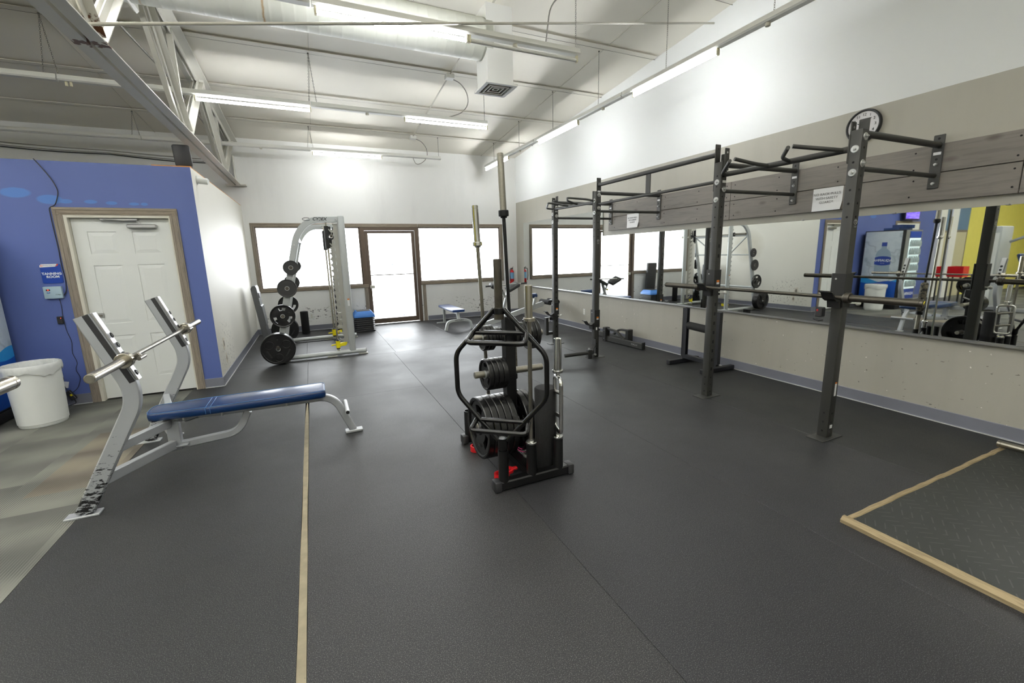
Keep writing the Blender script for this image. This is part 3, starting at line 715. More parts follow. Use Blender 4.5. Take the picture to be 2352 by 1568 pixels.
for k in (0, 1, 2):
    a_ = .115-.04*k; b = MB(); y0, x0 = 4.86, 2.075
    b.holed([(x0-a_, y0-a_), (x0+a_, y0-a_), (x0+a_, y0+a_), (x0-a_, y0+a_)], [[(x0-a_+.012, y0-a_+.012), (x0+a_-.012, y0-a_+.012), (x0+a_-.012, y0+a_-.012), (x0-a_+.012, y0+a_-.012)]], lambda x, y: Vector((x, y, dz-.022+.004*k)), lambda x, y: Vector((x, y, dz-.004)))
    b.build('vane', M['conduit'], df, smooth=0)

def chain_mesh(p0, p1, name, parent):
    p0, p1 = Vector(p0), Vector(p1); d = p1-p0; L_ = d.length; d.normalize(); s_, n_ = orient(d, Vector((1, 0, 0)))
    b = MB(); k = 0; pitch = .019; x = 0
    while x < L_-.01:
        c = p0+d*(x+pitch/2); sd = s_ if k % 2 else n_
        pts = []
        for j in range(8):
            a = 2*PI*j/8; pts.append(c+d*(.0125*math.cos(a))+sd*(.0062*math.sin(a)))
        b.tube(pts, .0016, 4, closed=True); x += pitch; k += 1
    return b.build(name, M['chain'], parent, smooth=0)
STRIPS = []
def strip(p0, p1, lits, label, joints=(), sensor=None, off=True):
    """8-foot strip fixture between p0 and p1 (z = underside of the housing); lits = list of (t0,t1) in metres from p0"""
    p0, p1 = Vector(p0), Vector(p1); d = (p1-p0); L_ = d.length; d.normalize(); s_ = Vector((d.y, -d.x, 0))
    f = thing('strip_light', (p0+p1)/2, label, 'light', 'fluorescent strip fixtures under the roof')
    b = MB(); prof = [(-.042, .014), (-.03, 0), (.03, 0), (.042, .014), (.042, .02), (.034, .022), (.03, .06), (-.03, .06), (-.034, .022), (-.042, .02)]
    pr = [(x, z) for x, z in prof]
    A = [b.b.verts.new(p0+d*.004+s_*x+Vector((0, 0, z))) for x, z in pr]; B = [b.b.verts.new(p1-d*.004+s_*x+Vector((0, 0, z))) for x, z in pr]
    n = len(pr); b.b.faces.new(A[::-1]); b.b.faces.new(B)
    for i in range(n): b.b.faces.new((A[i], A[(i+1) % n], B[(i+1) % n], B[i]))
    b.build('housing', M['lampwhite'], f, smooth=0)
    for (t0, t1, lit) in lits:
        a, c = p0+d*t0, p0+d*t1; zz = Vector((0, 0, -.042))
        for side in ((.022,) if True else ()):
            MB().cyl(a+zz, c+zz, .0165, 14).build('tube', M['tube'] if lit else M['tubeoff'], f, 'lit tube' if lit else 'unlit tube')
        for e in (a-d*.012, c+d*.012):
            b = MB(); b.bar(e+Vector((0, 0, -.062)), e+Vector((0, 0, .002)), .034, .018, .003, d); b.build('lamp_socket', M['socket'], f, smooth=0)
    if sensor is not None:
        q = p0+d*sensor; MB().cyl(q+Vector((0, 0, .002)), q+Vector((0, 0, -.03)), .022, 16, ch=.004).build('socket_cover', M['jamb'], f)
    return f, p0, p1
def hang(f, x, y, dx=0, dy=0, z0=3.51, vee=True):
    zt = ceil_z(y)-.02
    if vee: chain_mesh((x, y, zt), (x-dx, y-dy, z0), 'hanging_chain', f)
    chain_mesh((x, y, zt), (x+dx, y+dy, z0), 'hanging_chain', f)
    MB().ball((x, y, zt+.004), .012, 8).build('ceiling_hook', M['chain'], f)
Z = 3.45
rows = {'nearest row': 4.07, 'middle row': 6.6, 'farthest row': 9.17}
f, a, c = strip((.2, 4.07, Z), (2.66, 4.07, Z), [(.04, 1.26, True), (1.31, 2.42, False)], 'nearest overhead strip light, lit in its left half, beside the duct diffuser', sensor=1.75); hang(f, 2.62, 4.07, vee=False)
f, a, c = strip((-2.26, 4.07, Z), (.195, 4.07, Z), [(.04, 1.26, True)], 'overhead strip light crossing the truss at the top edge of the photo'); 
f, a, c = strip((.2, 6.6, Z), (2.66, 6.6, Z), [(1.22, 2.44, True)], 'middle row strip light below the junction box, lit at its right half', sensor=.7); hang(f, .23, 6.6, .045, 0); hang(f, 2.62, 6.6, vee=False)
f, a, c = strip((-2.26, 6.6, Z), (.195, 6.6, Z), [(1.22, 2.44, True)], 'middle row strip light threaded through the roof truss, lit at its right half'); 
f, a, c = strip((-4.72, 6.6, Z), (-2.265, 6.6, Z), [], 'unlit middle row strip light hanging left of the truss on two chains'); hang(f, -2.31, 6.6, .06, 0)
for e in (-2.2, -2.16): MB().box((e, 6.6, Z-.02), (.02, .02, .05), bev=.003).build('lamp_socket', M['socket'], f, smooth=0)
f, a, c = strip((.2, 9.17, Z), (2.64, 9.17, Z), [(.04, 1.24, True)], 'farthest row strip light near the far wall, lit in its left half', sensor=None); hang(f, .2, 9.17, .045, 0); hang(f, 2.6, 9.17, vee=False)
f, a, c = strip((-2.26, 9.17, Z), (.195, 9.17, Z), [], 'unlit farthest row strip light between the truss and the lit fixture'); MB().cyl((-.6, 9.17, Z), (-.6, 9.17, Z-.02), .02, 12).build('socket_cover', M['jamb'], f)
f, a, c = strip((-4.72, 9.17, Z), (-2.265, 9.17, Z), [], 'unlit farthest row strip light left of the truss above the blue wall'); hang(f, -2.33, 9.17, .05, 0)
xw = 3.85
f, a, c = strip((xw, 9.72, Z), (xw, 7.3, Z), [(.03, 1.25, True)], 'strip light along the right wall ending at the far corner, lit', sensor=1.8); hang(f, xw, 9.22, vee=False); hang(f, xw, 7.95, vee=False)
f, a, c = strip((xw, 7.29, Z), (xw, 4.86, Z), [(.15, 1.37, True)], 'strip light along the right wall between the other two, lit at its far half', sensor=2.0); hang(f, xw, 6.66, vee=False); hang(f, xw, 5.4, vee=False)
f, a, c = strip((xw, 4.85, Z), (xw, 2.42, Z), [(.2, 1.42, True)], 'nearest strip light along the right wall, lit at its far half', sensor=1.95); hang(f, xw, 4.12, vee=False); hang(f, xw, 2.85, vee=False)
f, a, c = strip((xw, 2.41, Z), (xw, .0, Z), [], 'unlit strip light on the right wall at the top right edge of the photo')
# conduit, junction boxes, whips
cd = thing('ceiling_conduit', (2.1, 6, 4.1), 'white conduit with junction boxes running along the ceiling to the far wall', 'conduit')
b = MB(); pts = [(2.08, y, ceil_z(y)-.05) for y in (1, 4, 7, 9.1)]; b.tube(pts, .011, 8); b.build('pipe', M['conduit'], cd)
for y in (6.55, 9.12, 4.0): MB().box((2.08, y, ceil_z(y)-.07), (.12, .12, .06), bev=.006).build('junction_box', M['lampwhite'], cd, smooth=0)
for y0, x1 in ((6.6, 2.05), (4.07, 2.3), (9.17, 2.0)):
    z0 = ceil_z(y0)-.07; b = MB()
    if y0 == 4.07: pts = [(2.75, y0, z0+.03), (2.7, y0, z0-.1), (2.5, y0, z0-.25), (2.33, y0, z0-.4), (2.28, y0, Z+.06)]
    else: pts = [(2.14, y0, z0), (2.26, y0, z0-.04), (2.36, y0, z0-.16), (2.37, y0, z0-.32), (2.27, y0, z0-.44), (2.12, y0, z0-.5), (2.05, y0, Z+.06)]
    b.tube(fillet(pts, .1, 4), .007, 8); b.build('flexible_whip', M['flex'], cd)
b = MB(); b.tube(fillet([(-6, 5.6, 3.98), (-2.2, 5.62, 3.98), (-1.55, 5.7, 3.9), (-1.35, 7.2, 3.75), (-1.3, 9.9, 3.6)], .3, 6), .011, 8); b.tube(fillet([(-6, 5.56, 3.98), (-2.2, 5.58, 3.98), (-1.6, 5.66, 3.9)], .3, 6), .009, 8)
b.solo('wall_conduit', M['flex'], (-6, 5.6, 3.98), 'bent grey conduit pair behind the truss bottom chord', 'conduit')
# bundled cables slung above the blue wall
for i, (col, z, s_, lab) in enumerate((('cable', 3.44, .16, 'lowest dark cable slung across the far wall above the blue wall'), ('cablegrey', 3.46, .12, 'middle grey cable slung across the far wall above the blue wall'), ('cablegrey', 3.5, .08, 'topmost thin grey cable slung across the far wall above the blue wall'))):
    b = MB(); pts = []
    for k in range(25):
        u = k/24; x = -4.7+3.45*u; pts.append((x, FW-.03, z-.12*u-s_*.35*math.sin(PI*((u*2) % 1))*.5))
    b.tube(pts, .008 if i == 0 else .005, 6); b.solo('slung_cable', M[col], (-4.7, FW-.03, z), lab, 'cable')
b = MB(); pts = [(-2.44, 6.2, 2.575), (-2.42, 6.157, 2.565), (-2.37, 6.157, 2.48), (-2.31, 6.157, 2.36), (-2.285, 6.157, 2.26), (-2.31, 6.157, 2.18), (-2.335, 6.157, 2.12), (-2.385, 6.155, 2.1), (-2.385, 6.157, 1.91), (-2.38, 6.157, 1.7), (-2.385, 6.157, 1.5), (-2.375, 6.157, 1.36), (-2.39, 6.157, 1.24), (-2.415, 6.155, 1.2)]
b.tube(fillet(pts, .05, 4), .0045, 8); b.solo('power_cable', M['cable'], (-2.4, 6.157, 1.2), 'black cable hanging down the blue wall around the door casing', 'cable')
b = MB(); pts = [(-2.46, 6.16, 1.165), (-2.455, 6.16, 1.07), (-2.465, 6.16, .98), (-2.46, 6.16, .82), (-2.435, 6.16, .7), (-2.455, 6.16, .58), (-2.425, 6.16, .46), (-2.46, 6.16, .39), (-2.425, 6.16, .3), (-2.47, 6.16, .18), (-2.52, 6.14, .14)]
b.tube(fillet(pts, .04, 4), .0028, 6); b.solo('thin_wire', M['cable'], (-2.46, 6.16, .14), 'thin crooked wire running down from the tanning timer', 'wire')
# speaker, camera, wood scraps on the blue wall corner
sp = thing('loudspeaker', (-1.21, 6.34, 2.575), 'black loudspeaker standing on top of the blue wall corner', 'speaker')
m_ = Matrix.Rotation(.16, 3, 'Z')@Matrix.Rotation(-.05, 3, 'Y')
MB().box((-1.215, 6.34, 2.7), (.165, .16, .235), m_, bev=.02, seg=2).build('cabinet', M['blkplast'], sp)
MB().box((-1.24, 6.36, 2.581), (.05, .12, .012)).build('foot', M['plywood'], sp, smooth=0)
b = MB(); b.box((-1.31, 6.225, 2.569), (.36, .04, .014), Matrix.Rotation(-.03, 3, 'Z')); b.solo('wood_scrap', M['plywood'], (-1.3, 6.22, 2.562), 'orange wood strip lying under the speaker on the blue wall', 'wood strip', smooth=0)
b = MB(); b.lathe([(0, 0), (.05, 0), (.05, .01), (.03, .02), (.03, .05)], (-1.13, 6.42, 2.46), (1, 0, 0), 18)
b.lathe([(0, -.07), (.03, -.068), (.036, -.05), (.036, .045), (.03, .06), (.0, .062)], (-1.07, 6.40, 2.45), (.9, -.2, -.12), 18)
b.solo('security_camera', M['white_plastic'], (-1.1, 6.42, 2.46), 'white bullet security camera on the partition below the speaker', 'security camera')

# ------------------------------------------------------------------ mirrors, plank board, clock, notices on the right wall
def mirror(y0, y1, z0, z1, x, al, label):
    c = Vector((x, (y0+y1)/2, (z0+z1)/2)); rot = Matrix.Rotation(al, 3, 'Z')
    o = thing('wall_mirror', (x, (y0+y1)/2, z0), label, 'mirror', 'gym mirrors on the right wall')
    MB().box(c+Vector((.0045, 0, 0)), (.006, y1-y0, z1-z0), rot).build('backing', M['edge'], o, smooth=0)
    MB().box(c, (.002, y1-y0-.002, z1-z0-.002), rot).build('silvered_glass', M['mirror'], o, smooth=0)
    return o
mirror(6.525, 9.72, .735, 2.235, RW-.012, 0, 'tall frameless wall mirror at the far end reflecting the window')
mirror(4.405, 6.515, .735, 1.785, RW-.025, -.004, 'frameless wall mirror between the second and third rack posts')
mirror(1.825, 4.395, .735, 1.785, 4.753, .0095, 'frameless wall mirror behind the nearest squat bar')
mirror(-.6, 1.815, .735, 1.785, RW-.022, 0, 'frameless wall mirror at the right edge of the photo reflecting the yellow wall')
ch = thing('mirror_channel', (RW, 4.4, .72), 'long silver channel carrying the wall mirrors', 'trim')
b = MB(); b.box((RW-.022, 4.45, .728), (.05, 10.1, .014), bev=.002); b.box((RW-.046, 4.45, .735), (.004, 10.1, .012)); b.build('channel', M['chan'], ch, smooth=0)
for y in (1.5, 2.2, 3.0, 4.1, 4.9, 5.8, .6): MB().box((RW-.035, y, 1.787), (.03, .02, .012), bev=.003).build('mirror_clip', M['chan'], ch, smooth=0)
bd = thing('plank_backboard', (RW, 2.9, 1.86), 'weathered grey two-plank board bolted along the wall above the mirrors', 'board')
for (z0, z1) in ((1.862, 2.083), (2.088, 2.31)):
    for (y0, y1) in ((3.905, 6.325), (1.46, 3.9), (-1, 1.455)):
        if z1 < 2.2: y0, y1 = (y0+.0, y1)
        MB().box((RW-.021, (y0+y1)/2, (z0+z1)/2), (.04, y1-y0, z1-z0), bev=.003).build('plank', M['board'], bd, smooth=0)
b = MB()
for y in (6.15, 5.6, 5.0, 4.4, 3.95, 3.85, 3.3, 2.7, 2.1, 1.5, 1.42, .9):
    for z in (1.91, 2.04, 2.13, 2.265): b.lathe([(0, .001), (.007, .0012), (.007, 0)], (RW-.0415, y+random.uniform(-.01, .01), z), (-1, 0, 0), 8)
b.build('screw_heads', M['hole'], bd)
# wall clock
ck = thing('wall_clock', (RW, 2.54, 2.6), 'round black-rimmed wall clock above the plank board', 'clock')
c0 = Vector((RW, 2.54, 2.598))
b = MB(); b.lathe([(0, 0), (.142, 0), (.145, .02), (.138, .036), (.13, .036), (.124, .02), (.0, .02)], c0, (-1, 0, 0), 48); b.build('rim', M['blkplast'], ck, smooth=35)
b = MB(); b.lathe([(0, .0215), (.124, .0205)], c0, (-1, 0, 0), 40); b.build('dial', M['clockface'], ck)
for k in range(1, 13):
    a = 2*PI*k/12; text(str(k), .034, c0+Vector((-.0225, -math.sin(a)*.096, math.cos(a)*.096)), YZm, M['inkdk'], ck, 'numeral')
for (a, l, w) in ((2*PI*.83, .055, .007), (2*PI*.13, .085, .005)):
    d = Vector((0, -math.sin(a), math.cos(a))); b = MB(); b.bar(c0+Vector((-.026, 0, 0))-d*.012, c0+Vector((-.026, 0, 0))+d*l, w, .002, 0, (1, 0, 0)); b.build('hand', M['inkdk'], ck, smooth=0)
MB().lathe([(0, 0), (.006, 0), (.006, .01), (0, .01)], c0+Vector((-.021, 0, 0)), (-1, 0, 0), 10).build('hand_pivot', M['inkdk'], ck)
def paper_sign(y0, y1, z0, z1, label, lines, size):
    s = thing('paper_sign', (RW-.042, (y0+y1)/2, z0), label, 'sign'); b = MB(); n = 8; rows = []
    for i in range(n+1):
        u = i/n; row = []
        for j in range(n+1):
            v = j/n; cl = .02*max(0, (1-v)-.6)**1.2*4*(1-u)**2+.01*max(0, (1-v)-.55)*u+.004*math.sin(u*5)*(1-v)
            row.append(b.b.verts.new((RW-.0435-cl, y0+(y1-y0)*u-(.0 if v > .5 else .0), z0+(z1-z0)*v)))
        rows.append(row)
    for i in range(n):
        for j in range(n): b.b.faces.new((rows[i][j], rows[i+1][j], rows[i+1][j+1], rows[i][j+1]))
    b.build('sheet', M['paper'], s, smooth=80)
    text(lines, size, (RW-.0475, (y0+y1)/2+.005, (z0+z1)/2+.01), YZm, M['ink'], s, 'lettering', sp=1.15)
paper_sign(2.635, 2.915, 1.865, 2.085, 'white paper sign about rack pulls on the plank board beside the nearest post', 'NO RACK PULLS\nWITH SAFETY\nGUARDS', .034)
paper_sign(5.55, 5.83, 1.88, 2.095, 'curling white paper sign with faded print on the far end of the plank board', 'NO RACK PULLS\nWITH SAFETY\nGUARDS', .03)
ou = thing('wall_outlet', (RW, 7.1, .3), 'white duplex outlet low on the right wall behind the third rack post', 'outlet')
MB().box((RW-.003, 7.1, .36), (.006, .07, .115), bev=.003).build('cover_plate', M['white_plastic'], ou, smooth=0)
for dz_ in (-.02, .02): MB().box((RW-.0065, 7.1, .36+dz_), (.002, .034, .028), bev=.002).build('socket', M['jamb'], ou, smooth=0)
ou = thing('wall_outlet', (-.13, FW, .25), 'white double-gang outlet on the far wall behind the black roller', 'outlet')
MB().box((-.10, FW-.003, .31), (.075, .006, .13), bev=.003).build('cover_plate', M['white_plastic'], ou, smooth=0)
for dz_ in (-.02, .02): MB().box((-.10, FW-.0065, .31+dz_), (.03, .002, .028), bev=.002).build('socket', M['jamb'], ou, smooth=0)

# ------------------------------------------------------------------ wall-mounted rack
PXC, HW = 3.64, .038
rk = thing('power_rack', (PXC, 4.1, 0), 'long black four-post power rack bolted to the right wall', 'rack')
PY = (1.955, 3.12, 5.115, 6.255)
def dot(b, c, n, r=.008): b.lathe([(0, .0006), (r, .0006), (r, -.0005)], c, n, 12)
def washer(c, n, parent, r=.027):
    b = MB(); b.lathe([(0, .004), (r*.9, .004), (r, 0)], c, n, 20); b.lathe([(0, .014), (.011, .014), (.012, .004)], c, n, 6); b.lathe([(0, .022), (.006, .022), (.006, .01)], c, n, 8); return b.build('bolt', M['zinc'], parent, smooth=30)
POST = []
for i, y in enumerate(PY):
    p = MB().box((PXC, y, 1.165), (2*HW, 2*HW, 2.31), bev=.006, seg=2).build('post', M['rack'], rk, smooth=30); POST.append(p)
    MB().box((PXC, y, .004), (.26, .13, .008), bev=.002).build('base_plate', M['rack'], p, smooth=0)
    b = MB()
    zs = [.06, .135, .21]+[1.72+.095*k for k in range(6)]
    for z in zs:
        dot(b, (PXC-HW, y-.0, z), (-1, 0, 0)); dot(b, (PXC, y-HW, z), (0, -1, 0))
    if i in (1, 3):
        for k in range(14):
            z = .3+.0955*k
            if not (1.02 < z < 1.36 if i == 1 else .42 < z < .74): b.box((PXC, y-HW, z), (.022, .0012, .032))
    b.build('adjustment_holes', M['hole'], p, smooth=0)
    # wall arms and bracket
    for (z, r_) in ((2.30, .024), (2.062, .018)):
        MB().cyl((PXC+HW, y, z), (RW-.055, y, z), r_, 18).build('wall_arm', M['rack'], rk)
    wb = MB().box((RW-.048, y, 2.17), (.01, .075, .42), bev=.004).build('wall_bracket', M['rack'], rk, smooth=0)
    b = MB(); [dot(b, (RW-.053, y, z), (-1, 0, 0), .009) for z in (2.35, 2.19)]; b.build('bolt_hole', M['hole'], wb)
    for z in (2.0, 2.15): washer((RW-.053, y, z), (-1, 0, 0), wb, .013)
    MB().box((RW-.0535, y, 2.235), (.001, .05, .022)).build('maker_label', M['paper'], wb, smooth=0)
    # arm flange on the post
    MB().box((PXC+HW+.004, y, 2.2), (.008, .07, .4), bev=.003).build('arm_flange', M['rack'], rk, smooth=0)
for y in (PY[1], PY[2]):   # tall tie plates beside the middle posts
    s_ = 1 if y == PY[1] else -1
    pl = MB().box((PXC, y+s_*(HW+.005), 2.275), (.07, .01, .43), bev=.004).build('tie_plate', M['rack'], rk, smooth=0)
    b = MB(); dot(b, (PXC-.0, y+s_*(HW)-.0006 if s_ > 0 else y-HW-.0106, 2.45), (0, -1, 0), .008); b.build('bolt_hole', M['hole'], pl)
for y, s_ in ((PY[0], 1), (PY[1], -1), (PY[2], 1), (PY[3], -1)):
    MB().box((PXC-.004, y+s_*(HW+.005), 2.2), (.072, .01, .26 if y != PY[0] else .2), bev=.004).build('bar_flange', M['rack'], rk, smooth=0)
for (i, zz) in ((0, 2.36), (1, 2.41), (3, 2.35)):   # plates rising behind the post tops
    o = MB().box((PXC+.012, PY[i]+(HW+.014 if i != 1 else -HW-.014), zz-.07), (.06, .01, .2), bev=.01).build('tie_plate', M['rack'], rk, smooth=0)
    b = MB(); dot(b, (PXC+.012, PY[i]+(HW+.0085 if i != 1 else -HW-.0195), zz-.01), (0, -1, 0), .009); b.build('bolt_hole', M['zinc'], o)
for (y, z) in ((PY[0], 2.19), (PY[0], 2.03), (PY[1], 2.14), (PY[1], 1.98), (PY[2], 2.2), (PY[2], 2.04), (PY[3], 2.12), (PY[3], 2.0)):
    washer((PXC-HW, y, z), (-1, 0, 0), rk)
for (y, z) in ((PY[0], 2.27), (PY[0], 2.09), (PY[1], 2.07), (PY[2], 2.27), (PY[2], 2.1), (PY[3], 2.22), (PY[3], 2.09)):
    washer((PXC+.004, y-HW-(.011 if y != PY[0] else 0), z), (0, -1, 0), rk)
for i in (1, 2, 3): MB().box((PXC, PY[i]-HW-(.0122), 2.14 if i == 1 else 2.315 if i == 2 else 2.16), (.045, .001, .022)).build('maker_label', M['paper'], rk, smooth=0)
# pull-up bars
pb = MB().cyl((PXC-.01, PY[0]+.04, 2.2), (PXC-.01, PY[1]-.04, 2.2), .023, 20).build('pull_up_bar', M['rack'], rk)
for pts in ([(3.62, 3.05, 2.2), (3.56, 3.03, 2.2), (3.36, 2.79, 2.255)], [(3.62, 2.62, 2.2), (3.5, 2.66, 2.215), (3.33, 2.72, 2.255)], [(3.62, 2.44, 2.2), (3.5, 2.42, 2.215), (3.37, 2.29, 2.255)], [(3.62, 2.04, 2.2), (3.54, 2.08, 2.21), (3.36, 2.25, 2.255)]):
    MB().tube(fillet(pts, .04, 4), .015, 14).build('angled_grip', M['rack'], rk)
MB().cyl((PXC, PY[1]+.04, 2.40), (PXC, PY[2]-.04, 2.40), .024, 20).build('pull_up_bar', M['rack'], rk)
MB().cyl((PXC, PY[1]+.04, 2.15), (PXC, PY[2]-.04, 2.15), .017, 16).build('pull_up_bar', M['rack'], rk)
MB().box((PXC, 4.11, 2.275), (.012, .075, .235), bev=.002).build('centre_stay', M['rack'], rk, smooth=0)
MB().cyl((PXC-.01, PY[2]+.04, 2.185), (PXC-.01, PY[3]-.04, 2.2), .022, 18).build('pull_up_bar', M['rack'], rk)
for pts in ([(3.62, 6.25, 2.2), (3.5, 6.28, 2.21), (3.34, 5.93, 2.255), (3.6, 5.78, 2.2)], [(3.6, 5.13, 2.2), (3.5, 5.13, 2.215), (3.3, 5.33, 2.255), (3.42, 5.52, 2.24), (3.62, 5.56, 2.2)]):
    MB().tube(fillet(pts, .05, 4), .014, 12).build('angled_grip', M['rack'], rk)
# sliding carriages with hooks
def carriage(i, z0, z1, hook_z, hooks=True):
    y = PY[i]; c = thing('sliding_hook', (PXC, y, z0), ('black sliding bar catch with red release on the nearest rack post', 'black sliding bar catch with white knob on the second rack post', 'black sliding bar catch on the third rack post above the floor sleeve', 'black sliding bar catch on the farthest rack post')[i], 'rack catch', 'sliding bar catches on the rack posts')
    b = MB(); zc, h = (z0+z1)/2, z1-z0
    b.box((PXC-HW-.006, y+.002, zc), (.008, .1, h), bev=.002); b.box((PXC, y-HW-.006, zc), (.088, .008, h), bev=.002); b.box((PXC, y+HW+.006, zc), (.088, .008, h), bev=.002); b.build('sleeve', M['rackdk'], c, smooth=0)
    b = MB(); [dot(b, (PXC-HW-.0102, y+.02, z), (-1, 0, 0), .007) for z in (z0+.05, z1-.04)]; b.build('rivet', M['zinc'], c)
    # hook profile in xz plane sticking out towards the room
    hx = PXC-HW-.01
    prof = [(hx+.002, hook_z-.1), (hx+.002, hook_z+.0), (hx-.035, hook_z-.028), (hx-.06, hook_z-.03), (hx-.085, hook_z-.012), (hx-.12, hook_z+.032), (hx-.15, hook_z+.036), (hx-.15, hook_z+.026), (hx-.125, hook_z+.02), (hx-.088, hook_z-.03), (hx-.06, hook_z-.045), (hx-.03, hook_z-.05), (hx-.02, hook_z-.1)]
    b = MB(); b.prism(prof, lambda x, z: Vector((x, y-.035, z)), lambda x, z: Vector((x, y+.05, z))); b.build('hook', M['rackdk'], c, smooth=0)
    if i == 0:
        b = MB(); b.box((hx-.03, y+.09, hook_z-.14), (.055, .05, .075), bev=.006); b.box((hx-.03, y+.10, hook_z-.2), (.06, .05, .012), Matrix.Rotation(.3, 3, 'X'), bev=.003); b.build('release_lever', M['blkplast'], c, smooth=0)
        MB().box((hx-.058, y+.095, hook_z-.125), (.006, .012, .016), bev=.003).build('release_button', M['red'], c, smooth=0)
    if i in (0, 1, 3):
        b = MB(); b.cyl((PXC+.02, y-HW-.01, z0+.03), (PXC+.05, y-HW-.05, z0+.03), .006, 8); b.ball((PXC+.055, y-HW-.058, z0+.03), .018, 12); b.build('pull_knob', M['knobwhite'], c)
    if i != 0: MB().box((PXC+.004, y-HW-.0105, z0+.14), (.035, .001, .022)).build('warning_label', M['orange'], c, smooth=0)
    if i != 0: MB().box((PXC+.004, y-HW-.0105, z0+.12), (.035, .001, .02)).build('warning_label', M['paper'], c, smooth=0)
    return c
carriage(0, 1.06, 1.312, 1.155); carriage(1, 1.06, 1.312, 1.155); carriage(2, .45, .7, .52); carriage(3, .46, .7, .53)
def sticker(y, x, z, h): 
    o = MB().box((x, y-HW-.0008, z), (.022, .0012, h)).build('warning_label', M['paper'], rk, smooth=0)
    MB().box((x, y-HW-.0012, z+h/2+.006), (.022, .0014, .012)).build('label_header', M['orange'], o, smooth=0)
sticker(PY[0], PXC+.005, .405, .1); sticker(PY[2], PXC-.005, .47, .12)
MB().box((PXC+.004, PY[0]-HW-.0008, .1), (.03, .0012, .028)).build('maker_label', M['paper'], rk, smooth=0)
# round T emblem on the nearest and third posts
for y, z in ((PY[0], 1.685), (PY[2], 1.66)):
    c = Vector((PXC+.004, y-HW-.001, z)); b = MB(); b.tube([c+Vector((.017*math.cos(a*PI/10), 0, .019*math.sin(a*PI/10))) for a in range(20)], .0015, 5, closed=True)
    e = b.build('emblem', M['zinc'], rk); text('T', .032, c+Vector((0, -.0006, 0)), XZ, M['zinc'], e, 'emblem_letter', bold=.0012); text('TORQUE\nFITNESS', .009, c+Vector((0, -.0006, -.034)), XZ, M['zinc'], e, 'emblem_name')
# landmine sleeve on the third post, band frame on the fourth
lm = thing('landmine_sleeve', (3.42, 5.0, 0), 'black swivel landmine tube attached low on the third rack post', 'landmine')
b = MB(); b.cyl((3.07, 5.03, .105), (3.4, 4.95, .125), .026, 18); b.build('tube', M['rackdk'], lm)
b = MB(); b.box((3.43, 4.955, .105), (.06, .07, .13), Matrix.Rotation(-.2, 3, 'Z'), bev=.004); b.box((3.47, 4.98, .12), (.1, .05, .06), Matrix.Rotation(.4, 3, 'Z'), bev=.004); b.build('swivel_block', M['rackdk'], lm, smooth=0)
b = MB(); b.bar((3.5, 5.02, .12), (3.6, 5.07, .2), .05, .012); b.box((3.6, 5.08, .18), (.012, .09, .2), bev=.003); b.build('mount_plate', M['rackdk'], lm, smooth=0)
b = MB(); b.cyl((3.42, 4.95, .16), (3.42, 4.95, .19), .01, 8); b.cyl((3.5, 4.93, .1), (3.5, 4.9, .1), .014, 8); b.build('bolt', M['zinc'], lm)
sa = thing('spotter_hook', (3.6, 6.42, .1), 'black rectangular spotter hook hanging at the foot of the farthest rack post', 'spotter')
b = MB(); b.box((3.50, 6.31, .3), (.05, .07, .3), bev=.003); b.box((3.57, 6.31, .43), (.1, .07, .045), bev=.003); b.box((3.57, 6.31, .18), (.1, .07, .045), bev=.003); b.build('frame', M['rackdk'], sa, smooth=0)
MB().box((3.53, 6.274, .41), (.022, .001, .06)).build('label', M['paper'], sa, smooth=0)

# ------------------------------------------------------------------ bars
def bar_thing(name, p0, p1, label, shaft, sleeve, sl=.42, rs=.025, rb=.0143, collar=.04, cw=.035, knurl=None, group=None, cat='barbell', ends=None):
    p0, p1 = Vector(p0), Vector(p1); L_ = (p1-p0).length; d = (p1-p0).normalized()
    o = thing(name, p0, label, cat, group)
    MB().cyl(p0+d*(sl-.01), p1-d*(sl-.01), rb, 16).build('shaft', M[shaft], o)
    for (a, s_) in ((p0, 1), (p1, -1)):
        e = d*s_
        b = MB(); b.lathe([(0, 0), (rs*.8, 0), (rs*.8, .002), (rs, .003), (rs, .02), (rs*.94, .021), (rs*.94, .024), (rs, .025), (rs, sl), (0, sl)], a, e, 24); so = b.build('sleeve', M[sleeve], o, smooth=35)
        b = MB(); b.lathe([(rb, sl-.002), (collar-.004, sl-.002), (collar, sl+.003), (collar, sl+cw-.004), (collar-.004, sl+cw), (collar*.7, sl+cw), (collar*.62, sl+cw+.012), (rb, sl+cw+.012)], a, e, 24); b.build('collar', M[sleeve if shaft != 'blackbar' else 'blackbar'], so, smooth=35)
    if ends:
        b = MB(); b.lathe([(0, -.0006), (rs*.7, -.0006), (rs*.7, 0)], p1, d, 20); b.build('end_cap', M['rackdk'], o)
        b = MB(); e_ = d; s_, n_ = orient(e_); pts = [p1+e_*.001+(s_*math.cos(a)+n_*math.sin(a))*rs*.62 for a in [(-.2+.28*k) for k in range(6)]]; b.tube(pts, .0022, 5); b.build('end_mark', M['yellow'], o)
    return o
bx = PXC-HW-.01-.062; bz = 1.155-.03+.0143
bar_thing('barbell', (bx, 3.645, bz+.003), (bx, 1.405, bz+.001), 'dark steel barbell resting in the hooks of the two nearest rack posts', 'darkbar', 'darkbar', sl=.425, ends=True)
b2 = bar_thing('barbell', (4.44, 1.23, .068), (4.47, -.95, .068), 'worn steel barbell lying on the lifting platform, its end at the right edge', 'darkbar', 'steel', sl=.42)

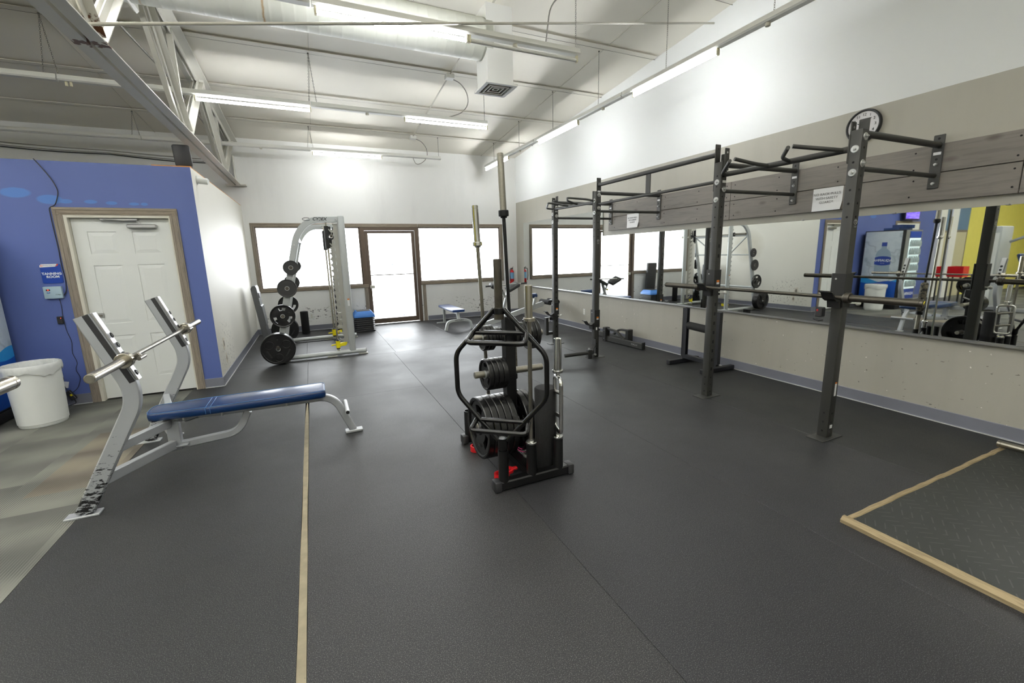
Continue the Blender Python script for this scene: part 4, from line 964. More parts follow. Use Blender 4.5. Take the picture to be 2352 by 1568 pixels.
# ------------------------------------------------------------------ things along the right wall
# pair of safety arms on the floor
def safety_arm(x0, y0, ang, label):
    o = thing('safety_arm', (0, 0, 0), label, 'safety arm', 'rack safety arms against the right wall')
    b = MB(); b.box((.0, -.42, .05), (.055, .85, .085), bev=.004); b.build('beam', M['rack'], o, smooth=0)
    b = MB(); b.box((0, .02, .12), (.1, .075, .24), bev=.005); b.build('post_bracket', M['rackdk'], o, smooth=0)
    b = MB(); b.rtube(fillet([(0, -.015, .215), (0, -.25, .205), (0, -.42, .08)], .14, 6), .04, .035, (1, 0, 0)); b.build('curved_brace', M['rack'], o, smooth=0)
    b = MB(); b.box((0, -.855, .06), (.065, .012, .11), bev=.002); b.build('end_plate', M['rackdk'], o, smooth=0)
    b = MB(); [b.lathe([(0, .002), (.006, .002), (.006, 0)], (-.0505, .02, z), (-1, 0, 0), 8) for z in (.05, .19)]; b.build('rivet', M['zinc'], o)
    o.location = (x0, y0, 0); o.rotation_euler = (0, 0, ang); return o
a_ = safety_arm(4.5, 5.98, .06, 'black rack safety arm with white lettering lying in front against the right wall')
text('TORQUE', .035, (-.0285, -.68, .055), YZm, M['zinc'], a_, 'lettering', shear=.2)
safety_arm(4.66, 5.62, -.02+PI, 'black rack safety arm lying behind the other against the baseboard')
# low stand with padded roller
ls = thing('roller_stand', (4.4, 4.1, 0), 'low black leg-hold stand with padded cross roller beside the second rack post', 'stand')
for y in (4.28, 3.72):
    MB().box((4.5, y, .03), (.54, .06, .055), bev=.006).build('foot', M['standblk'], ls, smooth=0)
MB().box((4.5, 4.0, .09), (.055, .56, .055), bev=.004).build('cross_beam', M['standblk'], ls, smooth=0)
for y in (4.26,):
    b = MB(); b.box((4.5-.022, y, .42), (.008, .07, .66)); b.box((4.5+.022, y, .42), (.008, .07, .66)); b.box((4.5, y+.031, .42), (.052, .008, .66)); b.build('upright', M['standblk'], ls, smooth=0)
    b = MB(); b.box((4.5, y+.024, .42), (.038, .012, .6)); b.build('upright_channel', M['hole'], ls, smooth=0)
b = MB(); b.box((4.5, 3.74, .42), (.052, .07, .66), bev=.004); b.build('upright', M['standblk'], ls, smooth=0)
MB().cyl((4.5, 4.22, .52), (4.5, 3.77, .50), .05, 24, ch=.008).build('padded_roller', M['vinyldk'] if False else M['foam'], ls)

# ------------------------------------------------------------------ lifting platform
pf = thing('lifting_platform', (3.6, .2, 0), 'black textured mat platform edged with raw lumber at the lower right', 'platform')
px0, py1, px1, py0 = 2.545, 1.235, 4.62, -1.3
t = NT('treadplate_mat'); x = t.xyz(t.co())
def dash(rot, off):
    v = t.xyz(t.co((1, 1, 1), rot=(0, 0, rot))); a = t.math('FRACT', t.math('ADD', t.math('MULTIPLY', v[0], 9.5), off)); c = t.math('FRACT', t.math('ADD', t.math('MULTIPLY', v[1], 24.), off))
    return t.math('MULTIPLY', t.math('LESS_THAN', t.math('ABSOLUTE', t.math('SUBTRACT', a, .5)), .3), t.math('LESS_THAN', t.math('ABSOLUTE', t.math('SUBTRACT', c, .5)), .06))
ck_ = t.math('GREATER_THAN', t.math('FRACT', t.math('MULTIPLY', x[0], 3.4)), .5)
ds = t.n('ShaderNodeMix'); t.l(ck_, ds.inputs[0]); t.l(dash(R(38), 0.), ds.inputs[2]); t.l(dash(R(-28), .3), ds.inputs[3])
t.base(t.mix(ds.outputs[0], t.mix(t.noise(3, 4), rgb(34, 36, 35), rgb(44, 46, 44)), rgb(62, 64, 61))); t.set(.5, spec=.35); t.bump(ds.outputs[0], 1.0, .005); M['tread'] = t.m
MB().box(((px0+px1)/2, (py0+py1)/2, .014), (px1-px0-.07, py1-py0-.07, .024), bev=.002).build('mat_surface', M['tread'], pf, smooth=0)
def lumber(p0, p1, w, h, m):
    b = MB(); p0, p1 = Vector(p0), Vector(p1); n = 26; d = (p1-p0); s_ = Vector((d.y, -d.x, 0)).normalized(); prof = []
    rings = []
    for i in range(n+1):
        c = p0+d*(i/n); j = random.uniform(-.005, .005); k = random.uniform(-.004, .003); q = random.uniform(0, .007)
        rings.append([b.b.verts.new(c+s_*x+Vector((0, 0, z))) for x, z in ((-w/2, 0), (-w/2+j*.3, h-.012-q), (-w/2+.012+q, h+k*.3), (w/2-.006, h+k*.3), (w/2+j, h-.008), (w/2+j, 0))])
    for a, c in zip(rings, rings[1:]):
        for i in range(6): b.b.faces.new((a[i], a[(i+1) % 6], c[(i+1) % 6], c[i]))
    b.b.faces.new(rings[0][::-1]); b.b.faces.new(rings[-1]); return b.build('lumber_edge', M[m], pf, smooth=0)
lumber((px0+.02, py0, 0), (px0+.02, py1-.0, 0), .042, .036, 'piney'); lumber((px0+.045, py1-.02, 0), (px1, py1-.02, 0), .04, .032, 'pine')

# ------------------------------------------------------------------ weight plates (axis along local x, centred on the origin)
def plate_grip(rad, t_, m='plate', hub=.03, label_=None):
    o = None; b = MB(); wt = t_*.42; ri, ro = rad*.24, rad*.9; slots = []
    for k in range(3):
        a0 = PI/2+2*PI*k/3; rm, hw_, sp_ = rad*.62, rad*.12, R(24); pts = []
        for j in range(7): a = a0-sp_+2*sp_*j/6; pts.append(((rm+hw_)*math.cos(a), (rm+hw_)*math.sin(a)))
        for j in range(7): a = a0+sp_-2*sp_*j/6; pts.append(((rm-hw_)*math.cos(a), (rm-hw_)*math.sin(a)))
        slots.append(pts)
    b.holed(circ(0, 0, ro, 40), [circ(0, 0, ri*.9, 20)]+slots, lambda y, z: Vector((-wt/2, y, z)), lambda y, z: Vector((wt/2, y, z)))
    h = t_/2; b.lathe([(ro-.006, -h*.7), (ro+.003, -h), (rad-.006, -h), (rad, -h+.006), (rad, h-.006), (rad-.006, h), (ro+.003, h), (ro-.006, h*.7), (ro-.006, -h*.7)], (0, 0, 0), (1, 0, 0), 44)
    b.lathe([(hub, -h), (ri-.006, -h), (ri, -h*.6), (ri, h*.6), (ri-.006, h), (hub, h), (hub, -h)], (0, 0, 0), (1, 0, 0), 24)
    return b
def plate_round(rad, t_, rec=True, hub=.027):
    b = MB(); h = t_/2
    holes = [circ(rad*.56*math.cos(PI/2+PI+2*PI*k/3), rad*.56*math.sin(PI/2+PI+2*PI*k/3), rad*.235, 20) for k in range(3)] if rec else []
    ro, ri = rad*.9, rad*.2
    b.holed(circ(0, 0, ro, 40), [circ(0, 0, hub, 20)]+holes, lambda y, z: Vector((-h*.7, y, z)), lambda y, z: Vector((h*.7, y, z)))
    if rec: b.lathe([(hub, -h*.08), (ro-.002, -h*.08), (ro-.002, h*.08), (hub, h*.08), (hub, -h*.08)], (0, 0, 0), (1, 0, 0), 40)
    for k in range(3 if rec else 0):
        a0 = PI/2+PI+2*PI*k/3; c_ = (rad*.56*math.cos(a0), rad*.56*math.sin(a0))
        for sx in (-1, 1): b.tube([Vector((sx*h*.7, c_[0]+rad*.25*math.cos(a*PI/12), c_[1]+rad*.25*math.sin(a*PI/12))) for a in range(24)], .0035, 6, closed=True)
    b.lathe([(ro-.005, -h*.8), (ro, -h), (rad-.006, -h), (rad, -h+.006), (rad, h-.006), (rad-.006, h), (ro, h), (ro-.005, h*.8), (ro-.005, -h*.8)], (0, 0, 0), (1, 0, 0), 44)
    b.lathe([(hub, -h), (ri-.004, -h), (ri, -h*.7), (ri, h*.7), (ri-.004, h), (hub, h), (hub, -h)], (0, 0, 0), (1, 0, 0), 24)
    return b
def proto(mb, name, m, label, group, cat='weight plate', words=None, rad=.2, t_=.03):
    o = mb.build(name, m, None, label, 35); o['category'] = cat; o['group'] = group; ORG[o.name] = Vector()
    b = MB(); b.lathe([(.0255, -t_/2-.0012), (.0305, -t_/2-.0012), (.0305, t_/2+.0012), (.0255, t_/2+.0012), (.0255, -t_/2-.0012)], (0, 0, 0), (1, 0, 0), 22); b.build('hub_ring', M['zinc'], o)
    if words:
        for s_ in (1, -1):
            mx = cols((0, s_, 0), (0, 0, 1), (s_, 0, 0))
            for k, (w, a) in enumerate(words):
                ca, sa_ = math.cos(a), math.sin(a); rr = rad*.42
                u = Vector((0, s_*math.cos(a-PI/2), math.sin(a-PI/2))); v = Vector((0, s_*ca, sa_))
                q = text(w, rad*.13, Vector((s_*(t_*.7/2+.0005 if rad > .2 else t_*.21+.0005), s_*ca*rad*.6, sa_*rad*.6)), cols(u, v, (s_, 0, 0)), M['plate2'], o, 'raised_lettering')
    return o
used = {}
def place(o, key, x, y, z, rz, label, group):
    if key not in used: used[key] = 1; c = o
    else: c = dup(o)
    c.location = (x, y, z); c.rotation_euler = (0, 0, rz); c['label'] = label; c['group'] = group; return c
W3 = [('TROY', PI/6), ('VTX', 5*PI/6), ('45', -PI/2)]
P45 = proto(plate_grip(.225, .046), 'weight_plate', M['plate'], 'x', 'g', words=[('45', PI/6), ('VTX', 5*PI/6), ('LBS', -PI/2)], rad=.225, t_=.046)
P25 = proto(plate_grip(.168, .036), 'weight_plate', M['plate'], 'x', 'g', words=[('25', PI/6)], rad=.168, t_=.036)
P10 = proto(plate_grip(.114, .036), 'weight_plate', M['plate'], 'x', 'g', rad=.114, t_=.036)
P5B = proto(plate_round(.09, .026, False), 'weight_plate', M['plate'], 'x', 'g', rad=.09, t_=.026)
P5 = proto(plate_round(.066, .02, False), 'weight_plate', M['plate'], 'x', 'g', rad=.066, t_=.02)
P45R = proto(plate_round(.228, .042), 'weight_plate', M['plate'], 'x', 'g', words=[('45', PI/2), ('POUNDS', PI*7/6), ('BARBELL', -PI/6)], rad=.228, t_=.042)
P25R = proto(plate_round(.132, .028, False), 'weight_plate', M['plate2'], 'x', 'g', rad=.132, t_=.028)
P10R = proto(plate_round(.105, .024, False), 'weight_plate', M['plate2'], 'x', 'g', rad=.105, t_=.024)

# ------------------------------------------------------------------ plate tree with bar holders
TX, TY = 1.24, 2.8
tt = thing('plate_tree', (TX, TY, 0), 'black weight plate tree with bar holders standing mid-floor in the foreground', 'plate tree')
MB().box((1.225, 2.405, .038), (.56, .065, .062), bev=.008).build('foot_beam', M['treeblk'], tt, smooth=0)
MB().box((1.25, 3.2, .038), (.52, .065, .062), bev=.008).build('foot_beam', M['treeblk'], tt, smooth=0)
for (x, y) in ((.955, 2.405), (1.5, 2.405), (1.0, 3.2), (1.5, 3.2)): MB().box((x, y, .038), (.05, .078, .074), bev=.012, seg=2).build('rubber_end_cap', M['blkplast'], tt)
MB().box((TX, 2.8, .038), (.075, .74, .05), bev=.005).build('spine_beam', M['treeblk'], tt, smooth=0)
MB().box((TX, TY, .57), (.078, .078, 1.03), bev=.004).build('upright', M['treeblk'], tt, smooth=0)
for z in (.94, .675, .29):
    b = MB(); b.cyl((.97, TY, z+.006), (1.51, TY, z), .0245, 20, ch=.003); b.build('plate_peg', M['gripst'], tt)
for (x, y) in ((1.005, 2.405), (1.21, 2.405), (1.415, 2.405), (1.22, 3.2), (1.455, 3.2), (1.04, 3.2)):
    b = MB(); b.holed(circ(0, 0, .034, 24), [circ(0, 0, .0285, 20)], lambda u, v: Vector((x+u, y+v, .06)), lambda u, v: Vector((x+u, y+v, .275))); b.build('bar_holder', M['treeblk'], tt, smooth=35)
names = ('outermost', 'second from the outside', 'third from the outside', 'fourth from the outside', 'fifth from the outside', 'innermost')
def stack(P, key, peg, side, xs, z, desc, grp):
    n = len(xs)
    for i, x in enumerate(xs):
        w = names[i] if i < n-1 or n == 1 else 'innermost'
        if n == 1: w = 'only'
        place(P, key, x, TY, z, 0, '%s, %s peg of the tree, %s' % (desc, peg, w), grp)
gp = 'plates on the free-standing tree'
stack(P45, '45', 'lower left', -1, [1.0+.048*i for i in range(4)], .2865, 'large black slotted plate', gp)
place(P45, '45', 1.192, TY, .2865, 0, 'large black slotted plate against the tree upright, lower left peg', gp)
stack(P45, '45', 'lower right', 1, [1.35, 1.303], .2865, 'large black rubber plate', gp)
stack(P10, '10', 'middle left', -1, [1.06+.0375*i for i in range(4)], .675, 'medium black slotted plate', gp)
stack(P5B, '5b', 'upper left', -1, [1.045+.0275*i for i in range(3)], .94, 'small black round plate', gp)
for i in range(3): place(P5, '5', 1.128+.0215*i, TY, .94, 0, 'smallest black plate on the upper left peg, %s' % ('beside the larger ones', 'middle one', 'touching the upright')[i], gp)
stack(P10, '10', 'upper right', 1, [1.435, 1.397], .94, 'medium black slotted plate', gp)
for i in range(4): place(P5B, '5b', 1.364-.0275*i, TY, .94, 0, 'small black round plate, upper right peg of the tree, %s' % ('beside the slotted ones', 'second inward', 'third inward', 'touching the upright')[i], gp)

# trap bar standing on end in the left holder
hx_, hy_ = 1.005, 2.405
U = Vector((math.cos(R(-38)), math.sin(R(-38)), 0)); V = Vector((U.y, -U.x, 0))
def hp(u, z, v=0): return Vector((hx_, hy_, 0))+U*u+V*v+Vector((0, 0, z))
hb = thing('trap_bar', (hx_, hy_, .07), 'gloss black hexagonal trap bar standing on end in front of the plate tree', 'trap bar')
pts = [hp(-.03, 1.19), hp(-.29, .91), hp(-.29, .64), hp(-.03, .345)]; b = MB(); b.tube(fillet(pts, .05, 5), .0155, 14); b.build('hex_side', M['hexblk'], hb)
pts = [hp(.03, 1.19), hp(.29, .91), hp(.29, .64), hp(.03, .345)]; b = MB(); b.tube(fillet(pts, .05, 5), .0155, 14); b.build('hex_side', M['hexblk'], hb)
for z, za in ((1.045, 1.0), (.475, .44)):
    w = .17
    MB().cyl(hp(-w, z), hp(w, z), .0145, 14).build('cross_bar', M['hexblk'], hb)
    b = MB(); b.tube(fillet([hp(-w-.0, z), hp(-w-.01, za, .1), hp(w+.01, za, .1), hp(w, z)], .035, 5), .0155, 14); b.build('raised_handle', M['hexblk'], hb)
MB().cyl((hx_, hy_, 1.16), (hx_, hy_, 1.2), .033, 20, ch=.003).build('collar', M['hexblk'], hb)
b = MB(); b.lathe([(0, 1.49), (.022, 1.49), (.0255, 1.487), (.0255, 1.2), (.031, 1.2), (.031, 1.13), (0, 1.13)], (hx_, hy_, 0), (0, 0, 1), 24); b.build('sleeve', M['darksleeve'], hb)
b = MB(); b.lathe([(0, .36), (.03, .36), (.03, .29), (.0255, .288), (.0255, .08), (0, .08)], (hx_, hy_, 0), (0, 0, 1), 24); b.build('sleeve', M['hexblk'], hb)
# chrome curl bar in the middle holder, triceps bar in the right holder
ob = thing('straight_curl_bar', (1.21, 2.405, .07), 'short chrome straight bar standing in the middle front holder of the tree', 'curl bar')
x0, y0 = 1.21, 2.405
MB().cyl((x0, y0, .07), (x0, y0, 1.15), .0135, 16).build('shaft', M['steel'], ob)
b = MB(); b.lathe([(0, 1.325), (.02, 1.325), (.025, 1.322), (.025, 1.12), (.0, 1.12)], (x0-.003, y0, 0), (0, 0, 1), 26); b.lathe([(0, 1.327), (.012, 1.3265)], (x0-.003, y0, 0), (0, 0, 1), 20); so = b.build('sleeve', M['brass'], ob)
MB().cyl((x0, y0, 1.098), (x0, y0, 1.122), .037, 24, ch=.003).build('collar', M['brass'], so)
b = MB(); b.cyl((x0, y0, .08), (x0, y0, .275), .0245, 20); b.cyl((x0, y0, .278), (x0, y0, .294), .037, 24, ch=.003); b.cyl((x0, y0, .292), (x0, y0, .31), .019, 16); b.build('sleeve', M['chrome'], ob)
tb = thing('triceps_bar', (1.415, 2.405, .07), 'chrome triceps hammer bar with ladder grips standing in the right front holder', 'triceps bar')
x0 = 1.415
b = MB(); b.lathe([(.011, .955), (.02, .97), (.0255, .967), (.0255, .76), (0, .76)], (x0, y0, 0), (0, 0, 1), 26); b.lathe([(0, .955), (.012, .955)], (x0, y0, 0), (0, 0, 1), 16); b.cyl((x0, y0, .738), (x0, y0, .757), .036, 24, ch=.003); b.cyl((x0, y0, .7), (x0, y0, .74), .0135, 14); b.build('sleeve', M['chrome'], tb)
b = MB(); b.cyl((x0, y0, .08), (x0, y0, .275), .0245, 20); b.cyl((x0, y0, .278), (x0, y0, .294), .036, 24, ch=.003); b.cyl((x0, y0, .292), (x0, y0, .33), .0135, 14); b.build('sleeve', M['chrome'], tb)
UU = Vector((math.cos(R(76)), math.sin(R(76)), 0)); c0 = Vector((x0, y0, 0)); w = .075
def tp(u, z): return c0+UU*u+Vector((0, 0, z))
loop = [tp(0, .705), tp(w, .70), tp(w, .335), tp(0, .33), tp(-w, .335), tp(-w, .70), tp(0, .705)]
b = MB(); b.tube(fillet(loop, .05, 5), .0135, 14); b.build('frame_loop', M['chrome'], tb)
for z in (.60, .44): MB().cyl(tp(-w, z+.015), tp(w, z-.015), .0125, 14).build('cross_grip', M['steel'], tb)
# tall bars in the rear holders
tall = bar_thing('barbell', (1.462, 3.2, .075), (1.372, 3.165, 2.262), 'tall black barbell with worn brown sleeve standing at the back of the tree', 'blackbar', 'gripst', sl=.415, rs=.0255, collar=.04, cw=.045)
d = Vector((1.372-1.462, -.035, 2.187)).normalized(); p_ = Vector((1.462, 3.2, .075))
b = MB(); b.lathe([(.0145, .46), (.036, .465), (.045, .5), (.045, .86), (.036, .88), (.0145, .885)], p_, d, 24); b.build('squat_pad', M['camo'], tall)
bar_thing('barbell', (1.235, 3.2, .075), (1.162, 3.19, 1.882), 'shorter bright chrome barbell standing behind the trap bar', 'steel', 'chrome', sl=.27, rs=.025, collar=.037, cw=.03)
# foam roller, clips, collars around the tree
b = MB(); b.lathe([(0, 0), (.072, 0), (.078, .008), (.078, .595), (.07, .605), (0, .605)], (1.39, 2.53, .001), (0, 0, 1), 32)
b.solo('foam_roller', M['foam'], (1.39, 2.53, .001), 'black foam roller standing on end inside the plate tree base', 'foam roller')
def ring(c, r_, h, name, m, label, group, cat='collar', thick=.012, tab=True):
    b = MB(); b.lathe([(r_, 0), (r_+thick, 0), (r_+thick, h), (r_, h), (r_, 0)], c, (0, 0, 1), 28)
    if tab: b.box((c[0]+r_+thick+.014, c[1]+.004, c[2]+h/2), (.034, .03, h*.9), bev=.004)
    return b.solo(name, M[m], c, label, cat, group)
ring((1.035, 2.545, .02), .028, .02, 'clamp_collar', 'red', 'red clamp collar on the floor behind the trap bar sleeve, left one', 'red clamp collars by the plate tree')
ring((1.11, 2.575, .02), .028, .02, 'clamp_collar', 'red', 'red clamp collar on the floor behind the trap bar sleeve, right one', 'red clamp collars by the plate tree')
ring((1.035, 2.545, 0), .028, .019, 'clamp_collar', 'red', 'red clamp collar under the left one of the floor pair', 'red clamp collars by the plate tree')
ring((1.03, 3.02, .028), .03, .02, 'clamp_collar', 'red', 'red clamp collar beside the rear foot of the tree, upper one', 'red clamp collars by the plate tree')
ring((1.03, 3.02, .006), .03, .02, 'clamp_collar', 'red', 'red clamp collar beside the rear foot of the tree, lower one', 'red clamp collars by the plate tree')
b = MB(); b.tube([(1.31+.055*math.cos(a*PI/12), 2.74+.05*math.sin(a*PI/12), .115+.02*math.sin(a*PI/12)) for a in range(24)], .004, 6, closed=True); b.tube([(1.31+.055*math.cos(a*PI/12), 2.74+.05*math.sin(a*PI/12), .095+.02*math.sin(a*PI/12)) for a in range(24)], .004, 6, closed=True)
b.solo('resistance_ring', M['pink'], (1.31, 2.74, .07), 'pink loop lying on the tree base behind the chrome curl bar', 'loop')
for i in range(6):
    cx_, cy_ = 1.30+random.uniform(-.01, .03), 2.62+.035*i*.5; tl = random.uniform(-.8, .8); b = MB(); pts = []
    for k in range(40):
        a = k*.62; pts.append(Vector((.026*math.cos(a), (k/40-.5)*.04, .026*math.sin(a))))
    pts = [Vector((-.05, -.022, .045))]+pts+[Vector((.05, .022, .045))]
    m3 = Matrix.Rotation(random.uniform(0, 3), 3, 'Z')@Matrix.Rotation(tl, 3, 'X'); b.tube([m3@p for p in pts], .0018, 5)
    b.b.verts.ensure_lookup_table(); bmesh.ops.translate(b.b, vec=(cx_, cy_, .04+.012*(i % 3)), verts=b.b.verts)
    b.solo('spring_collar', M['chrome'], (cx_, cy_, .01), 'chrome spring collar in the tangled heap on the tree base, %s' % ('front bottom one', 'second from the front', 'third from the front', 'fourth from the front', 'second from the back', 'rearmost one')[i], 'spring collar', 'heap of spring collars')

# ------------------------------------------------------------------ flat bench press station
def bench_station():
    o = thing('bench_press', (0, 0, 0), 'silver framed flat bench press with blue pad and leaning uprights', 'weight bench')
    for s_ in (-1, 1):      # local frame: x along the bench, y sideways, bench centre at y=0
        y = s_*.6; u = MB()
        ctr = [(-1.42, .012), (-1.085, .66), (-1.08, .78), (-1.235, 1.225)]
        b = MB(); b.rtube(fillet([(x, y, z) for x, z in ctr], .16, 8), .052, .088, (0, 1, 0)); up_o = b.build('upright', M['chipped'], o, smooth=35)
        MB().box((-1.425, y, .006), (.17, .075, .012), bev=.002).build('foot_plate', M['paint_silver'], up_o, smooth=0)
        d = Vector((-1.235+1.085, 0, 1.225-.79)).normalized(); nrm = Vector((d.z, 0, -d.x))
        a, c = Vector((-1.08, y, .80))+nrm*.046, Vector((-1.235, y, 1.225))+nrm*.046
        b = MB(); b.bar(a-d*.0+nrm*.003, c+nrm*.003, .054, .012, .002, nrm); b.build('hook_plate', M['chan'], up_o, smooth=0)
        b = MB(); b.bar(a-nrm*.028-Vector((0, s_*0, 0)), c-nrm*.028, .058, .03, .002, nrm); b.build('wear_guard', M['blkplast'], up_o, smooth=0)
        b = MB(); L_ = (c-a).length
        for q in (.1, .38, .52, .66): b.lathe([(.009, .0015), (.0145, .0035), (.018, 0)], a+d*(L_*q)+nrm*.0095, nrm, 16); b.lathe([(0, .0008), (.01, .0008)], a+d*(L_*q)+nrm*.009, nrm, 12)
        b.build('peg_hole', M['hole'], up_o)
        pk = a+d*(L_*.25)
        b = MB(); b.bar(pk+nrm*.0, pk+nrm*.07+Vector((0, 0, .03)), .03, .03, .006); b.build('bar_hook', M['steel'], up_o, smooth=30)
        b = MB(); b.cyl(pk+nrm*.075+Vector((0, -s_*.0-.05, .005)), pk+nrm*.075+Vector((0, +.05, .005)), .012, 12); b.build('hook_lip', M['steel'], up_o)
        # brace from the upright foot to the pad post
        b = MB(); b.rtube(fillet([(-1.30, y*.96, .20), (-1.11, s_*.1, .16), (-1.03, s_*.03, .16)], .05, 4), .06, .05, (0, 0, 1)) if False else b.bar((-1.31, y*.97, .2), (-1.08, s_*.045, .165), .045, .065, .004); b.build('base_brace', M['frame'], o, smooth=0)
        b = MB(); b.bar((-1.245, y*.97, .38), (-1.09, s_*.04, .335), .045, .06, .004); b.build('upper_brace', M['frame'], o, smooth=0)
    MB().box((-1.075, 0, .255), (.08, .06, .29), bev=.004).build('pad_post', M['frame'], o, smooth=0)
    MB().box((-1.04, 0, .15), (.1, .13, .012), bev=.002).build('gusset', M['frame'], o, smooth=0)
    b = MB(); b.rtube(fillet([(-1.06, 0, .14), (-.66, 0, .17), (-.58, 0, .33)], .16, 8), .045, .055, (0, 1, 0)); b.build('support_tube', M['frame'], o, smooth=35)
    b = MB(); b.rtube(fillet([(-1.1, 0, .365), (.06, 0, .355), (.195, 0, .02)], .13, 9), .05, .06, (0, 1, 0)); b.build('main_beam', M['frame'], o, smooth=35)
    MB().box((.2, 0, .012), (.145, .07, .022), bev=.004).build('front_foot', M['paint_silver'], o, smooth=0)
    b = MB(); b.cyl((.155, -.16, .235), (.155, .16, .235), .019, 16); b.build('foot_roller_bar', M['paint_silver'], o)
    b = MB(); b.cyl((.155, -.1605, .235), (.155, -.1602, .235), .014, 14); b.build('tube_end', M['hole'], o)
    # pad, narrower at the head end
    pad = MB(); n = 20; prof = [(-1.19+.0, .095), (-1.17, .115), (-.85, .14), (-.8, .14), (-.02, .14), (.0, .12)]
    cx_ = []; 
    outline = [(-1.2, -.06), (-1.185, -.1), (-1.15, -.118), (-.82, -.138), (-.03, -.14), (-.005, -.125), (.0, -.1)]
    outline = outline+[(x, -y) for x, y in outline[::-1]]
    lay = [(.385, -.006), (.39, 0), (.415, .003), (.435, 0), (.443, -.006), (.447, -.018)]
    rings = []
    for z, off in lay:
        ring_ = []
        for (x, y) in outline:
            c = Vector((-.6, 0)); v = Vector((x, y)); sx = (v.x-c.x)/.6; ring_.append(pad.b.verts.new((x+off*sx, y+off*(1 if y > 0 else -1), z)))
        rings.append(ring_)
    for a, c in zip(rings, rings[1:]):
        for i in range(len(a)): pad.b.faces.new((a[i], a[(i+1) % len(a)], c[(i+1) % len(a)], c[i]))
    pad.b.faces.new(rings[0][::-1]); pad.b.faces.new(rings[-1]); po = pad.build('pad', M['vinyl'], o, smooth=50)
    b = MB(); b.tube([(x*.997-.002, y*.985, .4445) for x, y in outline], .0022, 5, closed=True); b.build('piping', M['stitch'], po)
    for x in (-.83, -.8): b = MB(); b.tube([(x, -.143, .395), (x, -.142, .437), (x+.004, -.12, .4475), (x+.004, .12, .4475), (x, .142, .437)], .002, 5); b.build('cross_seam', M['stitch'], po)
    for x in (-1.0, -.75, -.3): MB().cyl((x, -.03, .33), (x, -.03, .385), .01, 10).build('pad_bolt', M['zinc'], o)
    b = MB(); b.tube(fillet([(-1.07, -.02, .345), (-.98, -.06, .335), (-.9, -.05, .352)], .03, 3), .005, 6); b.build('spring_strap', M['chrome'], o)
    b = MB(); b.tube(fillet([(-1.2, .3, .12), (-1.12, .32, .1), (-1.1, .3, .13)], .02, 3), .007, 6); b.build('storage_hook', M['paint_silver'], o)
    return o
bn = bench_station(); bn.location = (0, 3.905, 0)
bar_thing('barbell', (-1.075, 2.805, .95), (-1.045, 5.005, .95), 'worn chrome barbell resting on the uprights of the blue bench', 'steel', 'brass', sl=.42, collar=.046, cw=.045)
# incline bench beyond the left edge; only the end of its bar is in the frame
b2 = thing('incline_bench', (-1.55, 1.0, 0), 'silver incline bench with blue pad, seen in the mirror beyond the left edge', 'weight bench')
for y in (.42, 1.56):
    b = MB(); b.rtube(fillet([(-1.2, y, .02), (-1.38, y, .6), (-1.08, y, 1.35)], .2, 6), .05, .08, (0, 1, 0)); u_ = b.build('upright', M['frame'], b2, smooth=35)
    MB().box((-1.2, y, .006), (.18, .08, .012)).build('foot_plate', M['paint_silver'], u_, smooth=0)
    b = MB(); b.bar((-1.15, y, 1.085), (-1.07, y, 1.085), .05, .02); b.bar((-1.075, y, 1.09), (-1.065, y, 1.13), .05, .012); b.build('bar_hook', M['steel'], u_, smooth=0)
b = MB(); b.bar((-1.25, .42, .2), (-1.25, 1.56, .2), .05, .06); b.bar((-1.27, .99, .2), (-2.2, .99, .12), .05, .06); b.bar((-2.2, .75, .03), (-2.2, 1.25, .03), .05, .05); b.bar((-2.2, .99, .12), (-2.2, .99, .03), .05, .05); b.build('base_frame', M['frame'], b2, smooth=0)
b = MB(); b.bar((-1.5, .99, .45), (-1.33, .99, 1.2), .28, .06, .02, (-1, 0, .2)); b.build('back_pad', M['vinyl'], b2, smooth=30)
b = MB(); b.box((-1.78, .99, .43), (.42, .28, .06), bev=.02); b.build('seat_pad', M['vinyl'], b2, smooth=30)
b = MB(); b.bar((-1.6, .99, .16), (-1.6, .99, .42), .05, .05); b.bar((-1.36, .99, .2), (-1.4, .99, .95), .05, .05); b.build('pad_support', M['frame'], b2, smooth=0)
bar_thing('barbell', (-1.0, 2.07, 1.118), (-1.0, -.13, 1.118), 'chrome barbell whose round end pokes in at the left edge above the bin', 'steel', 'brass', sl=.42)

